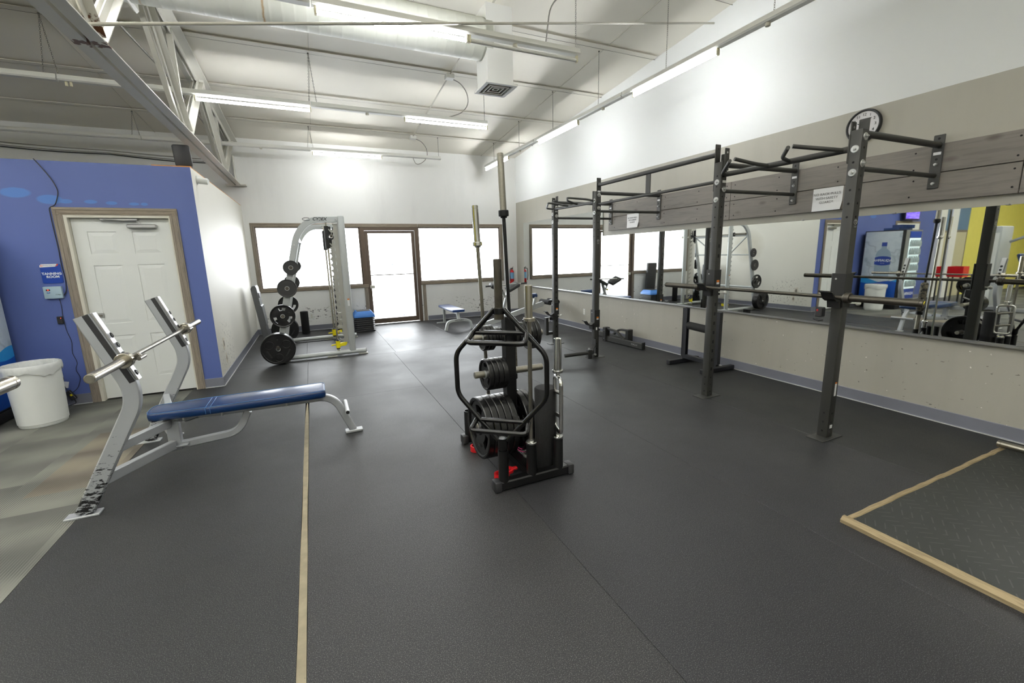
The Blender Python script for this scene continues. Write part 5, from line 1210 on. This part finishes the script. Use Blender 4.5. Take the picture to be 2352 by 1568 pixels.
# ------------------------------------------------------------------ smith machine
sm = thing('smith_machine', (.1, 8.0, 0), 'light grey smith machine with curved frame standing before the left window', 'smith machine')
def smith_side(yf, s_):
    """s_ = -1 near side, +1 far side (outer side is s_)"""
    pts = [(-.565, .06), (-.43, .74), (-.235, 1.55), (-.15, 1.88), (.03, 2.075), (.44, 2.085)]
    b = MB(); b.rtube(fillet([(x, yf, z) for x, z in pts], .14, 6), .05, .088, (0, 1, 0)); ar = b.build('curved_leg', M['cybex'], sm, smooth=35)
    for (x, z) in ((-.2, 1.72), (-.26, 1.46), (-.36, 1.1), (-.45, .68), (.18, 2.085), (.40, 2.085)): washer((x, yf+s_*.025, z), (0, s_, 0), ar, .012)
    b = MB(); b.box((.468, yf, 1.08), (.1, .06, 2.12), bev=.024, seg=4); b.build('front_column', M['cybex'], sm, smooth=35)
    b = MB(); b.tube([(-.58, yf, .05), (.665, yf, .05)], .033, 18); b.build('base_rail', M['cybex'], sm)
    MB().cyl((.666, yf, .05), (.672, yf, .05), .031, 18).build('rail_plug', M['blkplast'], sm)
    for x in (.16, .62, -.5): MB().box((x, yf+s_*.01, .008), (.14, .1, .014), bev=.005).build('rail_foot', M['cybexn'], sm, smooth=30)
    # hook plate
    hk = []; z = 2.0; n = 17; dz_ = 1.78/n
    hk = [(.42, 2.03), (.335, 2.03)]
    for k in range(n):
        z = 2.0-k*dz_; hk += [(.352, z-.008), (.362, z-.036), (.356, z-.064), (.325, z-.072), (.292, z-.044), (.284, z-.056), (.306, z-.09), (.345, z-.102)]
    hk += [(.335, .2), (.42, .2)]
    yy = yf-s_*.07
    b = MB(); b.prism(hk, lambda x, z: Vector((x, yy-.004, z)), lambda x, z: Vector((x, yy+.004, z))); b.build('hook_plate', M['cybexn'], sm, smooth=0)
    yr = yf-s_*.17
    MB().cyl((.265, yr, .08), (.262, yr, 2.06), .0135, 14).build('guide_rod', M['brass'], sm)
    b = MB(); b.box((.262, yf-s_*.09, 2.075), (.06, .2, .03), bev=.004); b.box((.265, yf-s_*.09, .06), (.05, .2, .03), bev=.004); b.build('rod_bracket', M['cybexn'], sm, smooth=0)
    st = MB(); st.cyl((.265, yr, .1), (.265, yr, .21), .033, 18); st.box((.33, yr, .15), (.12, .045, .06), Matrix.Rotation(-.12, 3, 'Y'), bev=.014, seg=2); st.cyl((.235, yr, .155), (.165, yr, .145), .011, 10); st.cyl((.385, yr, .15), (.385, yr, .19), .02, 12); st.build('safety_stop', M['yellow'], sm)
    b = MB(); b.cyl((.265, yr, .078), (.265, yr, .1), .027, 14); b.cyl((.265, yr, .21), (.265, yr, .225), .026, 14); b.build('rubber_bumper', M['blkplast'], sm)
for yf, s_ in ((7.2, -1), (8.8, 1)): smith_side(yf, s_)
text('CYBEX', .062, (.175, 7.1735, 2.087), XZ, M['inkdk'], sm, 'maker_name', shear=.25, bold=.0016)
b = MB(); b.tube([(.0+.052*math.cos(a*PI/14), 7.1738, 2.085+.02*math.sin(a*PI/14)) for a in range(3, 27)], .004, 6); b.build('swoosh_emblem', M['inkdk'], sm)
MB().box((.47, 7.1615, .83), (.03, .001, .1)).build('warning_label', M['paper'], sm, smooth=0); MB().box((.47, 7.161, .885), (.03, .0012, .02)).build('label_header', M['orange'], sm, smooth=0)
for (x, z, r_) in ((-.15, 1.82, .028), (-.47, .55, .028)): MB().cyl((x, 7.2, z), (x, 8.8, z), r_, 16).build('cross_member', M['cybex'], sm)
b = MB(); b.cyl((-.17, 7.24, 1.8), (-.28, 7.8, 1.35), .016, 10); b.build('diagonal_stay', M['cybex'], sm); b = MB(); b.cyl((-.17, 8.76, 1.8), (-.28, 8.2, 1.35), .016, 10); b.build('diagonal_stay', M['cybex'], sm)
MB().cyl((-.28, 7.22, 1.35), (-.28, 8.78, 1.35), .016, 10).build('cross_member', M['cybex'], sm)
# counterbalanced bar of the machine
cr = thing('smith_bar', (.3, 8.0, 1.8), 'black carriage blocks and bar parked at the top of the smith machine', 'smith bar')
MB().cyl((.305, 6.93, 1.83), (.305, 9.07, 1.83), .0145, 14).build('bar_shaft', M['steel'], cr)
for s_, yr in ((-1, 7.37), (1, 8.63)):
    b = MB(); b.box((.262, yr, 1.83), (.062, .07, .34), bev=.006); b.box((.30, yr+s_*.035, 1.84), (.045, .03, .30), bev=.006); b.build('carriage', M['rackdk'], cr, smooth=0)
    b = MB(); b.cyl((.305, yr+s_*.14, 1.83), (.305, yr+s_*.44, 1.83), .0245, 18); b.build('sleeve', M['steel'], cr)
    b = MB(); b.lathe([(0, 0), (.044, 0), (.046, .004), (.046, .02), (.042, .024), (0, .024)], (.305, yr+s_*.12, 1.83), (0, s_, 0), 22); b.build('collar', M['blkplast'], cr)
    b = MB(); b.prism([(.30, 1.82), (.345, 1.82), (.355, 1.98), (.345, 1.98), (.325, 1.87)], lambda x, z: Vector((x, yr+s_*.06-.006, z)), lambda x, z: Vector((x, yr+s_*.06+.006, z))); b.build('lock_hook', M['blkplast'], cr, smooth=0)
# plate horns and plates
def horn(x, z, s_, yf, L_=.2):
    b = MB(); b.cyl((x, yf+s_*.02, z), (x, yf+s_*L_, z), .0235, 16, ch=.003); b.build('plate_horn', M['darkbar'], sm)
for s_, yf, w in ((-1, 7.2, 'near side'), (1, 8.8, 'window side')):
    for (x, z, L_) in ((-.555, .265, .24), (-.455, .70, .12), (-.355, 1.10, .1), (-.275, 1.395, .1)): horn(x, z, s_, yf, L_)
    gs = 'plates on the smith machine'; g2 = s_*PI/2
    nn = 3
    for i in range(nn): place(P45R, '45r', -.555, yf+s_*(.20-.045*i), .242+.01*0, g2, 'large black plate low on the smith machine, %s, %s' % (w, ('outermost', 'middle', 'innermost')[i]), gs)
    place(P25, '25', -.455, yf+s_*.085, .70, g2, 'black three-slot plate on the smith machine frame, %s' % w, gs)
    place(P25R, '25r', -.355, yf+s_*.075, 1.10, g2, 'dark round plate high on the smith machine, %s' % w, gs)
    place(P10R, '10r', -.275, yf+s_*.075, 1.395, g2, 'topmost small dark plate on the smith machine, %s' % w, gs)
# step risers and platform
gs = 'stack of step risers beside the glass door'
for k in range(7):
    z0 = .003+.0415*k
    b = MB(); b.box((.895, 9.55, z0+.011), (.40, .43, .021), bev=.009, seg=2); b.box((.895, 9.55, z0+.031), (.33, .37, .022), bev=.004)
    b.solo('step_riser', M['stepblk'], (.895, 9.55, z0), 'black step riser beside the glass door, %s' % ('lowest of the stack', 'second from the floor', 'third from the floor', 'middle of the stack', 'fifth from the floor', 'sixth from the floor', 'just under the blue step')[k], 'step riser', gs, smooth=30)
st = thing('aerobic_step', (.895, 9.55, .294), 'blue aerobic step platform with black top on the riser stack', 'step')
b = MB(); A = [(-.205, -.225), (.205, -.225), (.205, .225), (-.205, .225)]
lv = [(.296, 1.0), (.335, 1.0), (.35, .97), (.41, .78), (.418, .74)]
rings = [[b.b.verts.new((.895+x*k, 9.55+y*k, z)) for x, y in A] for z, k in lv]
for a, c in zip(rings, rings[1:]):
    for i in range(4): b.b.faces.new((a[i], a[(i+1) % 4], c[(i+1) % 4], c[i]))
b.b.faces.new(rings[0][::-1]); b.b.faces.new(rings[-1]); bmesh.ops.bevel(b.b, geom=[e for e in b.b.edges if abs(e.verts[0].co.z-e.verts[1].co.z) > .01], offset=.03, segments=3, affect='EDGES', profile=.5)
b.build('body', M['stepblue'], st, smooth=50); MB().box((.895, 9.55, .421), (.27, .29, .01), bev=.004).build('grip_mat', M['stepblk'], st, smooth=0)
# black roller, charcoal pad, grey deck
b = MB(); b.lathe([(0, 0), (.07, 0), (.075, .006), (.075, .45), (.068, .458), (0, .458)], (-.235, 9.8, .001), (0, 0, 1), 28)
b.solo('foam_roller', M['foam'], (-.235, 9.8, .001), 'black foam roller standing against the far wall below the left window', 'foam roller')
b = MB(); b.box((.545, 9.99, .585), (.32, .09, 1.14), Matrix.Rotation(.07, 3, 'X'), bev=.015, seg=2)
b.solo('folded_mat', M['matpad'], (.62, 9.99, .01), 'tall charcoal exercise mat leaning on the far wall behind the smith machine', 'mat', smooth=40)
dk = thing('step_deck', (-.86, 8.95, 0), 'long dark grey plastic step deck leaning on end against the partition', 'step deck')
m3 = Matrix.Rotation(-.105, 3, 'Y')
def dkp(x, y, z): return Vector((-.84, 8.95, .005))+m3@Vector((x, y, z))
b = MB(); b.prism([(-.045, .012), (-.06, .05), (-.06, 1.03), (-.03, 1.07), (.02, 1.07), (.03, 1.03), (.03, .72), (.045, .70), (.045, .36), (.03, .34), (.03, .02)], lambda x, z: dkp(x, -.17, z), lambda x, z: dkp(x, .19, z))
b.build('deck', M['greydeck'], dk, smooth=0)
b = MB(); b.prism([(.02, .95), (.042, .94), (.042, .86), (.02, .84)], lambda x, z: dkp(x, -.12, z), lambda x, z: dkp(x, .15, z)); b.build('handle_block', M['stepblk'], dk, smooth=0)
# ------------------------------------------------------------------ far right corner
fb = thing('flat_bench', (2.64, 9, 0), 'small silver flat bench with navy pad below the right window', 'weight bench')
b = MB(); b.box((2.64, 8.98, .395), (.26, 1.1, .055), bev=.015, seg=2); b.build('pad', M['vinyldk'], fb, smooth=40)
b = MB(); b.rtube(fillet([(2.36, 8.45, .012), (2.40, 8.45, .17), (2.50, 8.45, .2), (2.64, 8.45, .205), (2.78, 8.45, .2), (2.88, 8.45, .17), (2.92, 8.45, .012)], .09, 6), .05, .055, (0, 1, 0)); b.build('arched_foot', M['cybex'], fb, smooth=35)
b = MB(); b.bar((2.64, 8.45, .2), (2.63, 8.5, .37), .06, .05, .004, (0, 1, 0)); b.bar((2.63, 9.5, .03), (2.63, 9.5, .37), .05, .05, .004, (0, 1, 0)); b.bar((2.63, 8.45, .345), (2.63, 9.52, .345), .05, .045); b.build('frame', M['cybex'], fb, smooth=0)
MB().box((2.62, 9.5, .018), (.34, .05, .03), bev=.003).build('rear_foot', M['cybex'], fb, smooth=0)
text('VICTORY', .045, (2.64, 8.423, .207), XZ, M['inkdk'], fb, 'maker_name', shear=.15)
ex = thing('fire_extinguisher', (4.6, 10.08, .74), 'red fire extinguisher with blue label hanging on the far wall corner', 'fire extinguisher')
b = MB(); b.lathe([(0, 0), (.05, 0), (.056, .008), (.056, .3), (.045, .335), (.02, .35), (.02, .365), (0, .365)], (4.6, 10.075, .76), (0, 0, 1), 24); b.build('cylinder', M['extred'], ex)
b = MB(); b.lathe([(.0565, .13), (.0565, .29)], (4.6, 10.075, .76), (0, 0, 1), 24); b.build('label_band', M['extlabel'], ex)
b = MB(); b.box((4.6, 10.075, 1.145), (.03, .1, .03), bev=.004); b.bar((4.6, 10.05, 1.165), (4.6, 9.98, 1.19), .02, .006); b.build('valve', M['blkplast'], ex, smooth=0)
b = MB(); b.tube(fillet([(4.6, 10.04, 1.15), (4.53, 10.03, 1.14), (4.525, 10.03, .95), (4.54, 10.03, .84)], .05, 5), .009, 8); b.build('hose', M['blkplast'], ex)
MB().box((4.6, 10.14, .98), (.05, .02, .3)).build('wall_bracket', M['zinc'], ex, smooth=0)
# adjustable back-extension / curl station
pc = thing('back_extension_bench', (3.9, 8.3, 0), 'silver back-extension bench with grey hip pads and handlebars in the far right corner', 'weight bench')
b = MB(); b.bar((2.9, 8.1, .08), (4.35, 8.0, .47), .07, .1, .005); b.build('inclined_beam', M['cybex'], pc, smooth=0)
b = MB(); b.bar((3.0, 8.1, .03), (3.35, 8.1, .03), .05, .05); b.bar((3.12, 7.8, .03), (3.12, 8.4, .03), .05, .05); b.bar((4.05, 7.75, .03), (4.05, 8.3, .03), .05, .05); b.bar((4.05, 8.02, .03), (3.98, 8.02, .36), .055, .055); b.build('feet', M['cybex'], pc, smooth=0)
b = MB(); b.bar((3.42, 8.1, .18), (3.62, 8.1, .84), .05, .05); b.bar((3.62, 8.1, .50), (3.44, 8.1, .84), .035, .035); b.build('pad_post', M['frame'], pc, smooth=0)
for x in (3.32, 3.68):
    b = MB(); b.box((x, 8.05, .855), (.27, .2, .07), Matrix.Rotation(.45 if x < 3.5 else -.45, 3, 'Y')@Matrix.Rotation(.3, 3, 'X'), bev=.02, seg=2); b.build('hip_pad', M['matpad'], pc, smooth=40)
MB().cyl((3.2, 8.02, .895), (3.95, 8.02, .915), .013, 12).build('handlebar', M['chrome'], pc)
for x in (3.08, 3.86): MB().cyl((x, 8.02, .892 if x < 3.5 else .912), (x+.13, 8.02, .896 if x < 3.5 else .916), .017, 12).build('grip', M['blkplast'], pc)
MB().ball((3.56, 7.99, .67), .022, 10).build('pull_knob', M['yellow'], pc)
b = MB(); b.bar((4.3, 8.0, .46), (4.62, 8.0, .53), .05, .05); b.bar((4.12, 8.0, .4), (4.18, 8.0, .62), .05, .05); b.build('roller_arm', M['cybex'], pc, smooth=0)
MB().cyl((3.93, 7.95, .655), (4.22, 8.05, .64), .05, 22, ch=.006).build('leg_roller', M['vinyldk'], pc)
for x in (4.42, 4.6): MB().cyl((x, 7.8, .50), (x, 8.2, .50), .052, 22, ch=.008).build('ankle_roller', M['foam'], pc)
# ------------------------------------------------------------------ left wall things
bn_ = thing('trash_bin', (-2.535, 5.58, 0), 'large white plastic trash bin with clear liner beside the tanning room door', 'bin')
b = MB(); b.lathe([(0, .0), (.165, 0), (.17, .006), (.172, .03), (.178, .034), (.196, .56), (.203, .565), (.203, .592), (.196, .596), (.19, .59), (.168, .03), (0, .025)], (-2.535, 5.58, 0), (0, 0, 1), 48); b.build('body', M['white_plastic'], bn_, smooth=35)
b = MB(); pr = []
rings = []
for j, (r_, z) in enumerate(((.207, .515), (.2085, .55), (.208, .592), (.2, .602), (.19, .595), (.185, .54), (.165, .3))):
    rings.append([b.b.verts.new((-2.535+(r_+.004*math.sin(k*2.3+j)*(1 if j != 3 else .4))*math.cos(2*PI*k/60), 5.58+(r_+.004*math.sin(k*2.3+j))*math.sin(2*PI*k/60), z+(.022*math.sin(k*.42+1)+.008*math.sin(k*1.9) if j == 0 else 0))) for k in range(60)])
for a, c in zip(rings, rings[1:]):
    for k in range(60): b.b.faces.new((a[k], a[(k+1) % 60], c[(k+1) % 60], c[k]))
b.build('liner', M['bag'], bn_, smooth=80)
sg = thing('tanning_room_sign', (-2.48, BY, 1.33), 'small blue sign reading tanning room above the timer box', 'sign')
def rrect(cx, cz, w, h, r_, n=5):
    out = []
    for (sx, sz, a0) in ((1, 1, 0), (-1, 1, PI/2), (-1, -1, PI), (1, -1, 3*PI/2)):
        for k in range(n+1): a = a0+PI/2*k/n; out.append((cx+sx*(w/2-r_)+r_*math.cos(a), cz+sz*(h/2-r_)+r_*math.sin(a)))
    return out
b = MB(); b.prism(rrect(-2.48, 1.43, .162, .2, .014), lambda x, z: Vector((x, BY-.001, z)), lambda x, z: Vector((x, BY-.005, z))); b.build('plate', M['signblue'], sg, smooth=0)
b = MB(); b.prism([(-2.561, 1.496), (-2.561, 1.516), (-2.547, 1.530), (-2.425, 1.530), (-2.43, 1.51), (-2.445, 1.502)], lambda x, z: Vector((x, BY-.0052, z)), lambda x, z: Vector((x, BY-.0056, z))); b.build('header_band', M['signwhite'], sg, smooth=0)
b = MB(); b.prism([(-2.424, 1.530), (-2.412, 1.530), (-2.418, 1.512), (-2.44, 1.5)], lambda x, z: Vector((x, BY-.0052, z)), lambda x, z: Vector((x, BY-.0057, z))); b.build('header_accent', M['signred'], sg, smooth=0)
text('TANNING\n ROOM', .034, (-2.478, BY-.0054, 1.413), XZ, M['signwhite'], sg, 'lettering', bold=.0012, sp=.95)
text('American Fitness Center', .0105, (-2.478, BY-.0058, 1.515), XZ, M['signblue'], sg, 'header_lettering')
b = MB(); b.tube([(-2.545+.0075*math.cos(a*PI/8), BY-.0062, 1.514+.0075*math.sin(a*PI/8)) for a in range(16)], .0018, 5, closed=True); b.build('header_emblem', M['signred'], sg)
tm = thing('tanning_timer', (-2.49, BY, 1.17), 'pale blue wall timer box with red digits below the tanning room sign', 'timer')
b = MB(); b.box((-2.49, BY-.02, 1.235), (.145, .04, .125), bev=.006, seg=2); b.build('case', M['thermo'], tm, smooth=30)
MB().box((-2.522, BY-.0405, 1.262), (.032, .002, .017)).build('display', M['hole'], tm, smooth=0); text('70', .016, (-2.522, BY-.042, 1.262), XZ, M['led'], tm, 'digits')
for (x, z) in ((-2.531, 1.235), (-2.522, 1.231), (-2.513, 1.235)): MB().cyl((x, BY-.04, z), (x, BY-.043, z), .0045, 10).build('button', M['stepblue'] if x == -2.522 else M['signblue'], tm)
text('T-Max', .017, (-2.45, BY-.0405, 1.212), XZ, M['inkdk'], tm, 'maker_name', shear=.3)
sw = thing('power_supply_box', (-2.49, BY, .9), 'small black wall box with red light below the timer', 'box')
MB().box((-2.49, BY-.012, .94), (.045, .024, .08), bev=.005).build('case', M['blkplast'], sw, smooth=0); MB().box((-2.478, BY-.0245, .962), (.007, .002, .006)).build('indicator', M['led'], sw, smooth=0)
ol = thing('wall_outlet', (-2.6, BY, .27), 'white outlet with plugs and paper tag behind the trash bin', 'outlet')
MB().box((-2.605, BY-.004, .34), (.07, .008, .115), bev=.003).build('cover_plate', M['white_plastic'], ol, smooth=0)
b = MB(); b.box((-2.59, BY-.03, .365), (.04, .045, .03), bev=.006); b.box((-2.6, BY-.03, .315), (.035, .045, .028), bev=.006); b.build('plug', M['blkplast'], ol, smooth=0)
b = MB(); b.box((-2.575, BY-.03, .245), (.09, .002, .07), Matrix.Rotation(.25, 3, 'Y')); b.build('paper_tag', M['paper'], ol, smooth=0)
ad = thing('power_adapter', (-2.53, BY-.04, .05), 'black power adapter brick dangling by the outlet near the baseboard', 'adapter')
b = MB(); b.box((-2.525, BY-.045, .12), (.05, .035, .11), Matrix.Rotation(-.45, 3, 'Y'), bev=.006); b.build('brick', M['blkplast'], ad, smooth=0)
b = MB(); b.box((-2.515, BY-.063, .125), (.018, .002, .02), Matrix.Rotation(-.45, 3, 'Y')); b.build('label', M['yellow'], ad, smooth=0)
b = MB(); b.tube(fillet([(-2.58, BY-.055, .365), (-2.545, BY-.06, .33), (-2.56, BY-.06, .25), (-2.54, BY-.05, .16)], .03, 4), .0035, 6); b.tube(fillet([(-2.505, BY-.045, .07), (-2.49, BY-.05, .025), (-2.55, BY-.07, .012), (-2.7, BY-.1, .012)], .04, 4), .0045, 6); b.build('cord', M['cable'], ad)
# drinks cooler
cl = thing('drinks_cooler', (-3.2, 5.7, 0), 'tall drinks cooler with printed blue and white side panel beside the trash bin', 'cooler')
X1, X0, Y0, Y1 = -2.86, -3.6, 5.28, 6.08
MB().box(((X0+X1)/2, (Y0+Y1)/2, .98), (X1-X0-.01, Y1-Y0, 1.7), bev=.006).build('cabinet', M['fridgeblk'], cl, smooth=0)
MB().box((X1-.0, (Y0+Y1)/2+.02, .98), (.006, Y1-Y0-.08, 1.66)).build('side_panel', M['coolpanel'], cl, smooth=0)
MB().box(((X0+X1)/2, (Y0+Y1)/2, .06), (X1-X0-.08, Y1-Y0-.08, .1)).build('plinth', M['fridgeblk'], cl, smooth=0)
px_ = X1+.004; yc = 5.66
b = MB(); b.prism([(yc-.15, .72), (yc-.15, 1.28), (yc-.12, 1.36), (yc-.055, 1.42), (yc-.05, 1.47), (yc+.05, 1.47), (yc+.055, 1.42), (yc+.12, 1.36), (yc+.15, 1.28), (yc+.15, .72)], lambda y, z: Vector((px_-.001, y, z)), lambda y, z: Vector((px_+.0006, y, z))); b.build('bottle_print', M['bottle'], cl, smooth=0)
MB().box((px_, yc, 1.515), (.002, .105, .09), bev=.0).build('bottle_cap_print', M['bottleblue'], cl, smooth=0)
b = MB(); b.prism([(yc-.16, 1.05), (yc-.16, 1.21), (yc-.08, 1.235), (yc, 1.24), (yc+.08, 1.235), (yc+.16, 1.21), (yc+.16, 1.05), (yc+.08, 1.03), (yc, 1.022), (yc-.08, 1.03)], lambda y, z: Vector((px_, y, z)), lambda y, z: Vector((px_+.0014, y, z))); b.build('label_print', M['bottleblue'], cl, smooth=0)
text('AQUAFINA', .075, (px_+.002, yc, 1.14), YZp, M['signwhite'], cl, 'brand_lettering', bold=.002)
text('PURE WATER', .014, (px_+.002, yc, 1.075), YZp, M['signwhite'], cl, 'small_lettering')
# front of the cooler, facing -y
MB().box(((X0+X1)/2, Y0-.003, .98), (X1-X0-.02, .01, 1.68), bev=.003).build('front_frame', M['fridgegrey'], cl, smooth=0)
MB().box(((X0+X1)/2-.05, Y0-.01, 1.06), (.5, .006, 1.16)).build('lit_interior', M['coolint'], cl, smooth=0)
MB().box(((X0+X1)/2-.05, Y0-.012, .36), (.5, .01, .22)).build('kick_panel', M['bottleblue'], cl, smooth=0)
MB().box(((X0+X1)/2-.05, Y0-.012, 1.72), (.5, .01, .14)).build('header_panel', M['signblue'], cl, smooth=0)
text('AQUAFINA', .09, ((X0+X1)/2-.05, Y0-.018, .36), XZ, M['signwhite'], cl, 'brand_lettering', bold=.002)
for r_ in range(6):
    z = .54+.185*r_
    MB().box(((X0+X1)/2-.05, Y0-.03, z-.01), (.48, .03, .008)).build('shelf', M['white_plastic'], cl, smooth=0)
    b = MB()
    for k in range(6): b.lathe([(0, 0), (.028, 0), (.028, .09), (.012, .12), (.012, .14), (0, .14)], ((X0+X1)/2-.05-.2+.08*k, Y0-.03, z-.005), (0, 0, 1), 10)
    b.build('bottle_row', M['bottles'], cl)['kind'] = 'stuff'
b = MB(); b.box(((X0+X1)/2, 5.6, 1.86), (.6, .3, .05))
for k in range(9): b.box(((X0+X1)/2-.26+.065*k, 5.5, 1.91), (.02, .2, .08))
b.solo('bottle_rack', M['vinyldk'], ((X0+X1)/2, 5.6, 1.83), 'dark blue wire bottle rack on top of the drinks cooler', 'rack', smooth=0)
tv = thing('wall_television', (-4.9, BY, 2.1), 'small television with a purple screen high on the blue wall', 'television')
MB().box((-4.9, BY-.1, 2.33), (.72, .05, .42), bev=.006).build('casing', M['fridgeblk'], tv, smooth=0); MB().box((-4.9, BY-.127, 2.335), (.67, .003, .37)).build('screen', M['screen'], tv, smooth=0)
MB().box((-4.9, BY-.04, 2.33), (.1, .08, .1)).build('wall_mount', M['fridgeblk'], tv, smooth=0)
# machines in the left half of the hall, seen in the mirror
cm_ = thing('cable_machine', (-4.2, 4.3, 0), 'tall grey selectorised weight machine seen in the right mirror', 'weight machine')
b = MB(); b.box((-4.2, 4.35, .95), (.55, .2, 1.78), bev=.03, seg=2); b.build('weight_shroud', M['tower'], cm_, smooth=40)
MB().box((-3.92, 4.35, .95), (.012, .12, 1.5)).build('shroud_panel', M['white_plastic'], cm_, smooth=0)
b = MB(); b.rtube(fillet([(-4.2, 4.2, 1.5), (-4.0, 3.9, 1.62), (-3.9, 3.5, 1.75), (-3.9, 3.3, 1.6)], .1, 5), .05, .05, (1, 0, 0)); b.bar((-4.2, 4.3, .05), (-4.2, 3.2, .05), .07, .07); b.bar((-4.2, 3.5, .05), (-4.2, 3.5, .55), .07, .07); b.bar((-4.5, 3.2, .03), (-3.9, 3.2, .03), .06, .06); b.build('frame', M['frame'], cm_, smooth=30)
b = MB(); b.box((-4.2, 3.55, .58), (.3, .34, .07), bev=.02); b.bar((-4.2, 3.8, .66), (-4.2, 4.0, 1.25), .28, .07, .02, (0, 1, .3)); b.build('pad', M['vinyl'], cm_, smooth=40)
ct = thing('red_tub', (-5.15, 5.3, 0), 'red plastic tub on a stand seen in the mirror beside the grey weight machine', 'tub')
b = MB(); b.holed([(-5.3, 5.15), (-5.0, 5.15), (-5.0, 5.45), (-5.3, 5.45)], [[(-5.27, 5.18), (-5.03, 5.18), (-5.03, 5.42), (-5.27, 5.42)]], lambda x, y: Vector((x, y, .68)), lambda x, y: Vector((x, y, .93))); b.box((-5.15, 5.3, .68), (.28, .28, .02)); b.build('tub', M['red'], ct, smooth=0)
for x in (-5.27, -5.03):
    for y in (5.18, 5.42): b = MB(); b.bar((x, y, 0), (x, y, .68), .03, .03); b.build('leg', M['blkplast'], ct, smooth=0)
for (x, y, lab) in ((-3.6, 2.6, 'nearer'), (-5.6, 2.4, 'farther')):
    mchn = thing('seated_machine', (x, y, 0), 'grey framed seated weight machine seen in the mirror, %s one' % lab, 'weight machine', 'seated machines in the hall')
    b = MB(); b.bar((x-.5, y, .04), (x+.5, y, .04), .07, .07); b.bar((x-.5, y-.3, .04), (x-.5, y+.3, .04), .07, .07); b.bar((x+.5, y-.25, .04), (x+.5, y+.25, .04), .07, .07); b.bar((x-.45, y, .05), (x-.3, y, 1.3), .07, .09); b.bar((x+.1, y, .05), (x+.1, y, .5), .06, .06); b.bar((x-.3, y-.35, 1.25), (x-.3, y+.35, 1.25), .05, .05); b.build('frame', M['frame'], mchn, smooth=0)
    b = MB(); b.box((x+.1, y, .53), (.34, .3, .07), bev=.02); b.bar((x-.12, y, .6), (x-.22, y, 1.15), .28, .07, .02, (1, 0, .2)); b.build('pad', M['vinyl'], mchn, smooth=40)
for P_ in (P45, P25, P10, P5, P45R, P25R, P10R):
    pass
